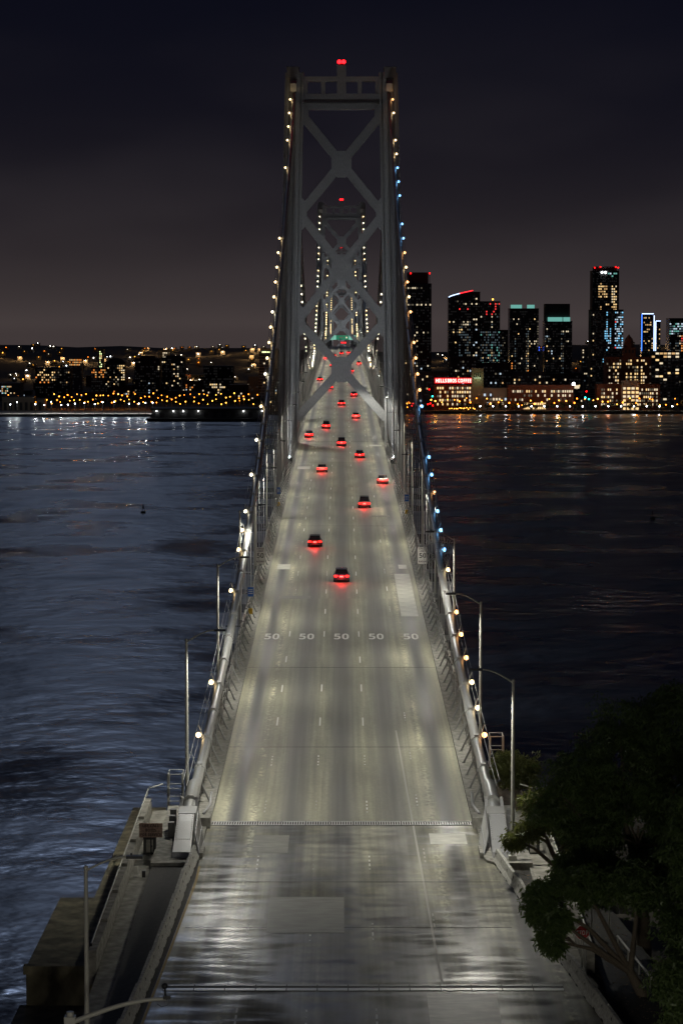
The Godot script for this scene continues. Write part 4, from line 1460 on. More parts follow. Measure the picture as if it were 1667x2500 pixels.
# ------------------------------------------------------------------ the tunnel mouth on the island, this side of the frame
func build_portal() -> void:
	var y := deck(48.0)
	var o := thing("tunnel_portal", "concrete tunnel mouth where the bridge road enters the island", "tunnel", Vector3(0, y, -48.0))
	for s in [-1, 1]:
		box(o, "wing_wall", Vector3(s * 16.0, 6.0, 1.0), Vector3(9.0, 14.0, 3.0), mats.concrete)
	box(o, "lintel", Vector3(0, 10.8, 1.0), Vector3(24.0, 4.2, 3.0), mats.concrete)
	for x in [-10.0, -3.5, 3.5, 10.0]:
		box(o, "lamp_body", Vector3(x, 10.0, -0.75), Vector3(0.9, 0.5, 0.5), mats.dark_metal)
		box(o, "lamp_lens", Vector3(x, 10.0, -1.02), Vector3(0.8, 0.4, 0.05), mats.lamp_led)
		var l := SpotLight3D.new()
		l.name = "portal_lamp_light"
		l.light_color = Color(1.0, 0.97, 0.9)
		l.light_energy = 130.0
		l.spot_range = 300.0
		l.spot_angle = 50.0
		l.spot_angle_attenuation = 0.8
		l.light_size = 0.4
		l.shadow_enabled = true
		o.add_child(l, true)
		l.transform = Transform3D(Basis.looking_at(Vector3(x * 0.04, -0.12, -1.0), Vector3.UP), Vector3(x, 10.0, -1.2))

# ------------------------------------------------------------------ city
func building(called: String, label: String, x0: float, x1: float, top: float, d: float, deep: float, wall: String, fh: float, cw: float, zones: Array, ribs := "", rib_mat := "rib_dark", base := 2.6) -> Node3D:
	# zones: [from, to across (0..1), bottom, top (metres), chance, [glow names], part of the cell that is window]
	var o := thing(called, label, "building", Vector3((x0 + x1) / 2, base, -d))
	var w := x1 - x0
	var h := top - base
	box(o, "wall", Vector3(0, h / 2, -deep / 2), Vector3(w, h, deep), mats[wall])
	box(o, "parapet", Vector3(0, h + 0.5, -deep / 2), Vector3(w + 0.6, 1.0, deep + 0.6), mats[wall])
	var cols := maxi(1, int(round(w / cw)))
	var rows := maxi(1, int(h / fh))
	if ribs != "":
		var st := tool()
		if ribs != "fins":
			for r in rows + 1:
				add_box(st, Vector3(0, r * fh, 0.15), Vector3(w, fh * 0.28, 0.5))
		if ribs != "slabs":
			for c in cols + 1:
				add_box(st, Vector3(-w / 2 + c * w / cols, h / 2, 0.25), Vector3(cw * 0.16, h, 0.7))
		piece(o, "facade_ribs", st.commit(), mats[rib_mat]).set_meta("kind", "stuff")
	var made := 0
	if rows > 8 and wall != "wall_brick":
		# unlit panes that only just show
		var dim := tool()
		for r in rows:
			for c in cols:
				if rng.randf() < 0.34:
					add_box(dim, Vector3(-w / 2 + (c + 0.5) * w / cols, (r + 0.5) * fh, 0.02), Vector3(w / cols * 0.6, fh * 0.5, 0.2))
		piece(o, "dim_windows", dim.commit(), mats.win_faint).set_meta("kind", "stuff")
	for z in zones:
		for r in rows:
			var y := (r + 0.5) * fh
			if y + base < z[2] or y + base > z[3]:
				continue
			for c in cols:
				var f := (c + 0.5) / cols
				if f < z[0] or f > z[1] or rng.randf() > z[4]:
					continue
				var look: String = z[5][rng.randi() % z[5].size()]
				var k: float = z[6] if z.size() > 6 else 0.62
				if made < 290:
					box(o, "window", Vector3(-w / 2 + f * w, y, 0.05), Vector3(w / cols * k * rng.randf_range(0.8, 1.1), fh * 0.55, 0.3), mats[look])
					made += 1
	return o

func city_light(o: Node3D, called: String, x: float, y: float, z: float, r: float, look: String) -> void:
	ball(o, called, Vector3(x, y, z) - Vector3(o.position.x, o.position.y, 0), r, mats[look])

func build_city_right() -> void:
	var warm := ["win_warm", "win_gold", "win_cream", "win_dim"]
	var cool := ["win_cool", "win_steel", "win_steel", "win_dim"]
	# A: dark finned tower with two red beacons
	var o := building("office_tower", "dark finned high-rise with two red roof beacons right beside the main cable", 80, 126, 166, 3500, 36, "wall_glass", 3.9, 3.0,
		[[0.05, 0.95, 158, 162, 0.6, ["win_cream", "win_dim"]], [0.05, 0.98, 134, 141, 0.62, ["win_cream", "win_cream", "win_dim"]], [0.0, 1.0, 10, 130, 0.035, warm], [0.55, 0.62, 20, 112, 0.4, ["win_dim", "win_cream"]], [0.3, 0.8, 44, 60, 0.25, ["win_cool", "win_dim"]]], "fins")
	box(o, "crown", Vector3(4, 172, -18), Vector3(30, 16, 24), mats.wall_dark)
	for x in [97.0, 123.5]:
		city_light(o, "beacon_light", x, 181.0, 1.5, 1.0, "signal_red")
		box(o, "beacon_mast", Vector3(x - o.position.x, 171.5, 0), Vector3(0.7, 14, 0.7), mats.dark_metal)
	# B: curved tower with the blue and red light line
	o = building("office_tower", "tall tower with curved roofline edged in blue and red light", 146, 179, 146, 3400, 34, "wall_glass", 3.5, 2.7,
		[[0.0, 1.0, 136, 141, 0.3, ["win_cream", "win_dim"]], [0.35, 0.9, 129, 132, 0.5, ["win_red"]], [0.55, 0.8, 108, 114, 0.6, ["win_cream"]], [0.2, 0.55, 98, 104, 0.75, ["win_gold", "win_dim"]], [0.45, 0.95, 46, 110, 0.62, ["win_steel", "win_steel", "win_dim"]], [0.25, 0.98, 34, 58, 0.75, ["win_cool", "win_steel", "win_cool", "win_dim"]], [0.0, 1.0, 10, 130, 0.03, warm]])
	var curve := []
	for k in 12:
		var t := k / 11.0
		curve.append(Vector3(-16.5 + 33.0 * t, 144.0 + 9.0 * pow(t, 0.75), 0.6))
	for k in 11:
		var a: Vector3 = curve[k]
		var b: Vector3 = curve[k + 1]
		box(o, "crown", Vector3((a.x + b.x) / 2, (143.4 + a.y) / 2, -12), Vector3(b.x - a.x + 0.05, maxf(a.y - 143.4, 0.3), 24), mats.wall_glass)
		rod(o, "led_light", a, b, 0.55, mats.led_pale if k < 5 else mats.led_red)
	building("office_tower", "narrow dark slab joining the curved roof tower", 179, 189, 153, 3402, 34, "wall_dark", 3.5, 3.0, [[0.0, 1.0, 12, 150, 0.16, ["win_cream", "win_dim", "win_cool"]]])
	# C
	o = building("office_tower", "flat-topped tower with teal lit floors and one warm roof lamp", 189.2, 216, 140, 3398, 30, "wall_glass", 3.5, 2.4,
		[[0.3, 1.0, 118, 138, 0.13, ["win_red", "win_dim"]], [0.0, 1.0, 104, 122, 0.1, ["win_cream", "win_steel"]], [0.0, 1.0, 36, 100, 0.62, ["win_steel", "win_steel", "win_steel", "win_teal", "win_dim"]], [0.0, 1.0, 40, 74, 0.10, ["win_gold"]], [0.0, 1.0, 8, 36, 0.06, warm]], "slabs")
	city_light(o, "roof_lamp", 206.0, 143.5, 1.0, 1.1, "lamp_gold")
	building("office_tower", "low slim block with small red and blue roof lights between towers", 224, 237, 101, 3520, 20, "wall_dark", 3.6, 2.6, [[0.0, 1.0, 20, 94, 0.2, ["win_dim", "win_steel"]]])
	# E, F: twin dark towers with teal lit crowns
	o = building("residential_tower", "dark twin tower with two glowing teal roof lanterns", 226, 265, 130, 3350, 34, "wall_glass", 3.3, 2.2,
		[[0.15, 0.22, 20, 98, 0.55, ["win_dim", "win_steel"]], [0.58, 0.68, 15, 104, 0.6, ["win_dim", "win_steel"]], [0.05, 0.1, 25, 60, 0.6, ["win_orange"]], [0.6, 0.66, 20, 50, 0.6, ["win_orange", "win_dim"]], [0.0, 1.0, 12, 118, 0.045, warm], [0.95, 1.0, 60, 125, 0.4, ["win_dim"]], [0.72, 0.92, 83, 88, 0.7, ["win_cream"]]])
	box(o, "lantern_light", Vector3(-10.5, 130.4, -4), Vector3(14.5, 5.4, 8), mats.win_teal)
	box(o, "lantern_light", Vector3(9.0, 130.4, -4), Vector3(9.5, 5.4, 8), mats.win_teal)
	o = building("residential_tower", "dark twin tower with a teal lit band below its tall dark crown", 273, 310, 113, 3350, 34, "wall_glass", 3.3, 2.2,
		[[0.0, 0.25, 86, 96, 0.6, ["win_steel", "win_dim", "win_cool"]], [0.6, 0.7, 40, 100, 0.55, ["win_dim", "win_steel"]], [0.62, 0.95, 98, 102, 0.75, ["win_cream"]], [0.0, 1.0, 12, 105, 0.04, warm], [0.22, 0.28, 70, 80, 0.7, ["win_cool"]]])
	box(o, "crown", Vector3(-1.0, 122.5, -16), Vector3(33, 24, 28), mats.wall_dark)
	box(o, "lantern_light", Vector3(-4.5, 113.6, -0.6), Vector3(19.5, 5.6, 3), mats.win_teal)
	box(o, "lantern_light", Vector3(11.0, 113.6, -0.6), Vector3(9.0, 5.6, 3), mats.win_teal)
	o = building("office_block", "small dark block with a row of blue dots between the twin towers", 265.5, 272.5, 80, 3420, 20, "wall_grey", 3.5, 2.2, [[0.0, 1.0, 74, 79, 1.0, ["win_blue"], 0.5]])
	# G: tallest tower
	o = building("residential_tower", "tallest tower with white floodlit crown and four red beacons", 352, 389, 184, 3500, 36, "wall_dark", 3.6, 2.6,
		[[0.2, 0.36, 146, 168, 0.85, ["win_gold", "win_warm"]], [0.38, 0.6, 148, 166, 0.75, ["win_gold", "win_warm"]], [0.68, 0.75, 140, 166, 0.6, ["win_gold", "win_cream"]], [0.82, 0.92, 128, 165, 0.75, ["win_gold", "win_cream"]], [0.15, 0.9, 120, 140, 0.2, ["win_gold", "win_warm"]], [0.1, 0.35, 100, 128, 0.35, ["win_gold", "win_warm"]], [0.6, 0.9, 175, 181, 0.7, ["win_teal", "win_cool"], 0.9]], "fins")
	box(o, "crown", Vector3(0, 184.5, -16), Vector3(31, 7.0, 28), mats.wall_dark)
	for x in [365.0, 370.0]:
		city_light(o, "crown_lamp", x, 182.4, 1.4, 1.25, "lamp_white")
	for q in [[355.0, 189.0], [363.0, 190.0], [384.5, 190.0], [388.0, 189.0]]:
		city_light(o, "beacon_light", q[0], q[1], -1.0, 0.9, "signal_red")
		box(o, "beacon_mast", Vector3(q[0] - o.position.x, q[1] - 5.0, -1), Vector3(0.4, 5.0, 0.4), mats.dark_metal)
	# H: tower with the blue lit corner
	o = building("residential_tower", "tower with bright blue lit corner in front of the tallest tower", 330, 373, 128, 3300, 32, "wall_dark", 3.1, 2.3,
		[[0.72, 0.78, 78, 126, 0.75, ["win_cool", "win_cyan", "win_red"]], [0.80, 1.0, 78, 127, 0.78, ["win_cyan", "win_cool", "win_steel"], 0.8], [0.48, 0.54, 100, 126, 0.8, ["win_cyan", "win_steel"]], [0.44, 0.62, 74, 104, 0.55, ["win_cyan", "win_cyan", "win_cool"]], [0.03, 0.3, 90, 122, 0.09, ["win_gold", "win_cream"]], [0.0, 0.12, 30, 90, 0.12, ["win_gold"]], [0.36, 0.44, 58, 66, 0.9, ["win_cyan"]]], "slabs", "rib_pale")
	building("residential_tower", "slim grey block with small pale windows left of the blue lit tower", 350, 360, 75, 3620, 20, "wall_grey", 3.4, 2.6, [[0.0, 1.0, 20, 74, 0.22, ["win_cream", "win_steel", "win_dim"]]])
	# I: blue outlined tower
	o = building("office_tower", "distant slab outlined top and sides in bright blue light", 506, 525, 128, 4200, 24, "wall_glass", 3.9, 2.6, [[0.1, 1.0, 66, 124, 0.2, ["win_warm", "win_gold"]]])
	box(o, "neon_light", Vector3(0.4, 125.8, 0.6), Vector3(19.5, 1.3, 0.8), mats.led_pale)
	box(o, "neon_light", Vector3(-9.6, 94, 0.6), Vector3(1.1, 62, 0.8), mats.led_blue)
	box(o, "neon_light", Vector3(11.2, 92, 0.6), Vector3(1.2, 62, 0.8), mats.led_pale)
	o = building("office_tower", "lower blue outlined slab beside the taller blue outlined one", 528, 537, 116, 4196, 22, "wall_glass", 3.9, 2.6, [[0.1, 1.0, 60, 110, 0.35, ["win_warm", "win_dim"]]])
	box(o, "neon_light", Vector3(-3.6, 84, 0.6), Vector3(1.2, 58, 0.8), mats.led_pale)
	box(o, "neon_light", Vector3(0.6, 113.6, 0.6), Vector3(8.0, 1.2, 0.8), mats.led_pale)
	# J
	building("office_tower", "wide teal lit office tower at the far end of the skyline", 513, 565, 119, 3900, 40, "wall_glass", 3.8, 3.0, [[0.0, 1.0, 92, 112, 0.62, ["win_teal", "win_cool", "win_steel"], 0.85], [0.0, 1.0, 66, 92, 0.3, ["win_dim", "win_cream", "win_steel"]], [0.36, 0.42, 66, 92, 0.8, ["win_red", "win_orange"]]], "slabs")
	# K: domed brick building
	o = building("brick_building", "brick mid-rise with a small domed turret and warm windows", 335, 392, 67, 3150, 34, "wall_brick", 4.2, 2.7,
		[[0.02, 0.12, 12, 62, 0.45, ["win_dim", "win_cream"]], [0.16, 0.34, 16, 64, 0.6, ["win_gold", "win_cream", "win_dim"]], [0.44, 0.72, 12, 64, 0.5, ["win_gold", "win_gold", "win_dim"]], [0.78, 0.92, 12, 64, 0.62, ["win_gold", "win_cream"]], [0.95, 1.0, 20, 62, 0.5, ["win_dim"]]])
	box(o, "turret", Vector3(0.5, 71.5, -6), Vector3(16, 12, 12), mats.wall_brick)
	piece(o, "dome", sweep([Vector3(0.5, 77, -6), Vector3(0.5, 84, -6), Vector3(0.5, 88.5, -6), Vector3(0.5, 91, -6), Vector3(0.5, 94, -6)], [6.4, 6.0, 4.6, 2.4, 0.3], 14), mats.wall_brick)
	for x in [-4.0, 0.5, 5.0]:
		box(o, "turret_opening", Vector3(x, 72.5, 0.1), Vector3(2.2, 4.2, 0.4), mats.wall_dark)
	# L: low waterfront block with the big lit bay
	o = building("brick_building", "long low brick block with lit windows behind the orange street lamps", 318, 397, 34, 3100, 26, "wall_brick", 4.6, 2.6, [[0.08, 0.34, 8, 32, 0.75, ["win_gold", "win_cream", "win_dim"]], [0.66, 0.96, 8, 32, 0.75, ["win_gold", "win_cream", "win_dim"]]])
	o = building("brick_building", "tall tan entrance bay with three columns of bright windows", 347, 368, 39, 3074, 14, "wall_tan", 5.0, 5.2, [[0.1, 0.95, 5, 33, 0.95, ["win_gold", "win_cream"], 0.7]])
	# M
	building("office_block", "pale concrete grid office block with few lit floors", 398, 434, 74, 3200, 30, "wall_dark", 4.2, 5.0, [[0.0, 1.0, 66, 72, 0.7, ["win_cream", "win_warm"], 0.9], [0.0, 1.0, 10, 66, 0.16, ["win_gold", "win_cream"], 0.8]], "grid", "rib_pale")
	building("office_block", "dark narrow block at the skyline end beside the concrete grid office", 435, 460, 70, 3260, 30, "wall_dark", 4.2, 3.0, [[0.0, 1.0, 8, 66, 0.12, warm]])
	# N: coffee warehouse with its red sign and tower
	o = building("brick_building", "brick warehouse under the long red illuminated roof sign", 115, 161, 33, 3090, 28, "wall_brick", 5.0, 3.0, [[0.05, 0.98, 6, 32, 0.72, ["win_gold", "win_cream", "win_dim"]]])
	var sg := thing("roof_sign", "long red illuminated roof sign with pale letters on brick warehouse", "sign", Vector3(138.5, 35.2, -3088))
	box(sg, "sign_board", Vector3(0, 4.2, 0), Vector3(46, 7.0, 0.5), mats.neon_board)
	for x in [-20.0, -7.0, 7.0, 20.0]:
		box(sg, "strut", Vector3(x, 0.0, -0.6), Vector3(0.5, 2.4, 0.5), mats.dark_metal)
	var words := ["HILLS", "BROS", "COFFEE"]
	var at := [-14.8, -1.4, 14.2]
	var wide := [13.4, 11.2, 16.4]
	for k in 3:
		lettering(sg, "sign_letters", words[k], Vector3(at[k], 4.2, 0.5), wide[k], 4.4, mats.neon_letters, Basis.IDENTITY, 0.5)
	o = building("clock_tower", "square pale tower with four lit arched slots beside the red sign", 161.4, 176, 54, 3086, 15, "wall_tan", 60, 20, [])
	for k in 4:
		box(o, "window", Vector3(-3.6 + 2.3 * k, 43.5, 0.15), Vector3(1.0, 5.6, 0.4), mats.wall_dark)
		ball(o, "uplight_lamp", Vector3(-3.6 + 2.3 * k, 40.2, 1.0), 0.5, mats.tower_slot)
	var up := OmniLight3D.new()
	up.name = "uplight"
	up.position = Vector3(0, 39.5, 6.0)
	up.light_color = Color(0.85, 1.0, 0.75)
	up.light_energy = 26.0
	up.light_size = 0.8
	up.omni_range = 60.0
	up.shadow_enabled = true
	o.add_child(up)
	# O: long brick row
	building("brick_building", "pale low building with big white lit panes next to the square tower", 176.4, 206, 29, 3096, 24, "wall_pale", 5.4, 3.6, [[0.0, 1.0, 6, 28, 0.5, ["win_cream", "win_cream", "win_cool", "win_dim"]]])
	building("brick_building", "long brick row building with two storeys of warm windows", 206.4, 288, 33, 3092, 26, "wall_brick", 5.2, 2.8, [[0.0, 1.0, 22, 32, 0.68, ["win_gold", "win_cream", "win_cream", "win_dim"]], [0.0, 1.0, 12, 22, 0.30, ["win_cream", "win_dim"]], [0.25, 0.6, 4, 12, 0.9, ["win_gold"], 0.8]])
	for q in [[142, 176, 66, 3255, "wall_dark", "broad dark block behind the red roof sign"], [176.5, 222, 58, 3265, "wall_dark", "dark block behind the pale low building"], [223, 268, 46, 3270, "wall_grey", "grey block below the teal roof lantern tower"], [269, 318, 44, 3280, "wall_dark", "dark block below the twin tower with tall crown"], [100, 141, 46, 3290, "wall_grey", "grey block at the foot of the dark finned high-rise"]]:
		building("office_block", q[5], q[0], q[1], q[2], q[3], 24, q[4], 4.0, 3.0, [[0.0, 1.0, 8, q[2] - 4, 0.10, warm + ["win_cool"]]])
	# floodlight mast and signal lights on the street
	var f := thing("flood_mast", "mast with a brilliant white floodlight before the brick row", "flood light", Vector3(285.5, 2.8, -3060))
	rod(f, "pole", Vector3.ZERO, Vector3(0, 32, 0), 0.4, mats.dark_metal)
	ball(f, "flood_lamp", Vector3(0, 33, 0), 1.9, mats.lamp_white)
	box(f, "lamp_frame", Vector3(4, 29.5, 0), Vector3(6, 4, 0.5), mats.win_cream)
	for q in [[112.0, 20.5, "signal_teal", "teal traffic signal below the red roof sign"], [300.0, 19.0, "signal_teal", "teal traffic signal beside the white floodlight mast"], [304.5, 17.0, "signal_teal", "lower teal traffic signal beside the floodlight mast"], [301.5, 26.5, "signal_red", "red traffic signal beside the white floodlight mast"], [108.0, 29.0, "signal_red", "red signal beside the end of the roof sign"]]:
		var t := thing("traffic_signal", q[3], "traffic signal", Vector3(q[0], 2.8, -3062))
		rod(t, "pole", Vector3.ZERO, Vector3(0, q[1] - 2.8, 0), 0.25, mats.dark_metal)
		ball(t, "signal_light", Vector3(0, q[1] - 2.6, 0.3), 0.95, mats[q[2]])

func build_city_left() -> void:
	var warm := ["win_warm", "win_gold", "win_cream", "win_dim"]
	building("apartment_block", "dark apartment block with scattered warm windows above the lit quay", -443, -393, 46, 3600, 40, "wall_dark", 3.6, 3.0, [[0.0, 0.6, 24, 44, 0.35, ["win_warm", "win_gold", "win_orange"]], [0.5, 1.0, 20, 42, 0.14, ["win_warm", "win_dim"]]])
	building("arena", "low white-lit arena roof at the end of the waterfront", -500, -452, 26, 3500, 40, "wall_grey", 3.0, 2.4, [[0.0, 0.85, 12, 24, 0.55, ["win_cream", "win_teal", "win_warm", "win_cool"]]])
	var o := building("apartment_tower", "apartment tower with rounded roof and bright lit corner", -351, -322, 53, 3700, 30, "wall_dark", 3.4, 2.8, [[0.55, 0.75, 16, 50, 0.4, warm], [0.85, 1.0, 26, 50, 0.85, ["win_cream", "win_gold"]], [0.0, 0.5, 16, 50, 0.15, warm]])
	piece(o, "roof_vault", sweep([Vector3(0, 50, -15), Vector3(0, 54, -15), Vector3(0, 57, -15)], [14.0, 11.0, 4.0], 12), mats.wall_dark)
	building("apartment_block", "small orange lit block beside the rounded roof tower", -374, -352, 44, 3720, 20, "wall_tan", 3.4, 2.8, [[0.0, 1.0, 30, 44, 0.6, ["win_orange", "win_warm"]]])
	for q in [[-299, -263, 60, 3600, "bulky dark apartment tower, nearest the orange lit trees"], [-260, -227, 61, 3602, "bulky dark apartment tower beside its near twin"]]:
		o = building("apartment_tower", q[4], q[0], q[1], q[2], q[3], 30, "wall_dark", 3.4, 2.8, [[0.0, 1.0, 10, 58, 0.05, warm + ["win_cool"]], [0.7, 0.75, 20, 50, 0.4, ["win_cream", "win_dim"]]], "fins")
		box(o, "roof_house", Vector3(0, q[2] - 0.5, -14), Vector3(22, 4, 14), mats.wall_dark)
	building("office_block", "wide flat dark office block with one lit lower storey", -205, -161, 47, 3700, 36, "wall_dark", 4.0, 3.0, [[0.2, 0.75, 14, 22, 0.55, ["win_cream", "win_gold"]], [0.0, 1.0, 6, 14, 0.12, warm]])
	o = building("office_tower", "striped tower with a bright lime band round its top", -108, -88, 73, 3250, 26, "wall_dark", 3.6, 3.0, [[0.3, 1.0, 8, 62, 0.10, ["win_gold", "win_cream"]]], "slabs", "rib_pale")
	box(o, "led_light", Vector3(2.0, 70.6, 0.7), Vector3(15.5, 1.3, 0.8), mats.led_lime)
	building("office_tower", "plain block stepped in front of the lime banded tower", -122, -109, 40, 3270, 20, "wall_grey", 3.8, 3.0, [[0.0, 1.0, 8, 38, 0.08, warm]])
	building("office_block", "distant pale lit office block on the rise behind the apartment towers", -317, -298, 66, 4300, 20, "wall_grey", 3.8, 2.6, [[0.1, 1.0, 50, 64, 0.5, ["win_cream", "win_dim"]]])
	building("office_block", "distant block with a vertical row of yellow windows", -440, -430, 66, 4500, 20, "wall_dark", 3.8, 2.6, [[0.3, 0.8, 34, 62, 0.8, ["win_gold", "led_lime"]]])
	building("hospital_block", "distant block with a row of bright white lights on its roof", -150, -118, 66, 4600, 24, "wall_grey", 4.0, 3.0, [[0.0, 0.8, 56, 64, 0.8, ["win_cool", "win_cream"]]])
	building("office_block", "pink lit long block behind the dark apartment block", -432, -412, 56, 3950, 20, "wall_tan", 3.8, 2.6, [[0.0, 1.0, 46, 54, 0.85, ["win_orange", "win_warm"]]])
	# low blocks that fill the streets in between
	var r := RandomNumberGenerator.new()
	r.seed = 77
	var kinds := ["flat-roofed dark street block", "low grey street block", "plain brick street block"]
	for k in 46:
		var d := r.randf_range(3380.0, 4300.0)
		var x := r.randf_range(-620.0, -92.0) * d / 3500.0
		var w := r.randf_range(14.0, 34.0)
		var h := r.randf_range(9.0, 26.0)
		var m: int = k % 3
		var b := building("street_block", kinds[m] + " among the scattered lights behind the quay", x - w / 2, x + w / 2, 4.0 + h, d, 18, ["wall_dark", "wall_grey", "wall_brick"][m], 3.6, 3.0, [[0.0, 1.0, 6, h, r.randf_range(0.06, 0.2), warm + ["win_cool", "win_orange"]]])
		b.set_meta("group", "street blocks behind the quay, " + ["dark", "grey", "brick"][m])
	for k in 22:
		var d := r.randf_range(3300.0, 4000.0)
		var x := r.randf_range(70.0, 620.0) * d / 3400.0
		var w := r.randf_range(12.0, 30.0)
		var h := r.randf_range(12.0, 40.0)
		var b := building("street_block", "plain dark street block between the skyline towers", x - w / 2, x + w / 2, 4.0 + h, d, 18, "wall_dark", 3.6, 3.0, [[0.0, 1.0, 6, h, r.randf_range(0.05, 0.16), warm + ["win_cool"]]])
		b.set_meta("group", "street blocks between the skyline towers")
	for k in 30:
		var d := r.randf_range(3300.0, 4100.0)
		var x := r.randf_range(-86.0, 76.0) if k < 14 else (r.randf_range(-1000.0, -640.0) if k % 2 else r.randf_range(640.0, 900.0))
		var w := r.randf_range(14.0, 30.0)
		var h := r.randf_range(14.0, 44.0)
		var b := building("street_block", "plain dark street block near the shore end of the bridge" if k < 14 else "dark street block on the outer edge of the city", x * d / 3300.0 - w / 2, x * d / 3300.0 + w / 2, 4.0 + h, d, 18, "wall_dark", 3.6, 3.0, [[0.0, 1.0, 6, h, r.randf_range(0.06, 0.16), warm + ["win_cool"]]])
		b.set_meta("group", "street blocks by the bridge end" if k < 14 else "street blocks on the city edge")
	# houses on the far hills: only a lit window of each shows
	var hn := FastNoiseLite.new()
	hn.seed = 4
	hn.frequency = 0.0011
	hn.fractal_octaves = 3
	var looks := ["lamp_gold", "lamp_led", "lamp_amber", "cable_white", "lamp_white"]
	for k in 190:
		var d := r.randf_range(4100.0, 5600.0)
		var x := r.randf_range(-0.145, -0.028) * d if k < 140 else r.randf_range(0.028, 0.145) * d
		var y := land(x, d, hn)
		var o2 := thing("hillside_house", "tiny hillside house with one bright light among many on the dark slope", "house", Vector3(x, y, -d), "houses on the far hills")
		box(o2, "wall", Vector3(0, 3.0, 0), Vector3(9, 7.0, 9), mats.wall_grey)
		box(o2, "roof", Vector3(0, 7.0, 0), Vector3(10, 1.0, 10), mats.wall_dark)
		if k % 5 == 0:
			var l := OmniLight3D.new()
			l.name = "porch_light"
			l.position = Vector3(0, 9.0, 8.0)
			l.light_color = Color(1.0, 0.78, 0.5)
			l.light_energy = 420.0
			l.light_size = 0.8
			l.omni_range = 400.0
			l.shadow_enabled = true
			o2.add_child(l)
		ball(o2, "porch_lamp", Vector3(0, 5.0 + r.randf() * 2.0, 5.2), 0.35 + 0.45 * pow(r.randf(), 3.0), mats[looks[r.randi() % 5]])

# ------------------------------------------------------------------ waterfront
func city_lamp(x: float, y: float, d: float, r: float, look: String, label: String, group: String, glow_energy := 0.0) -> void:
	var o := thing("waterfront_lamp", label, "street lamp", Vector3(x, 3.0, -d), group)
	rod(o, "pole", Vector3(0, -0.4, 0), Vector3(0, y - 3.0, 0), 0.16, mats.dark_metal)
	ball(o, "lamp_globe", Vector3(0, y - 2.8, 0), r, mats[look])
	if glow_energy > 0.0:
		var l := OmniLight3D.new()
		l.name = "lamp_light"
		l.position = Vector3(0, y - 2.8, r + 0.7)
		l.light_color = mats[look].emission
		l.light_energy = glow_energy
		l.light_size = r
		l.omni_range = 300.0
		l.shadow_enabled = true
		o.add_child(l)

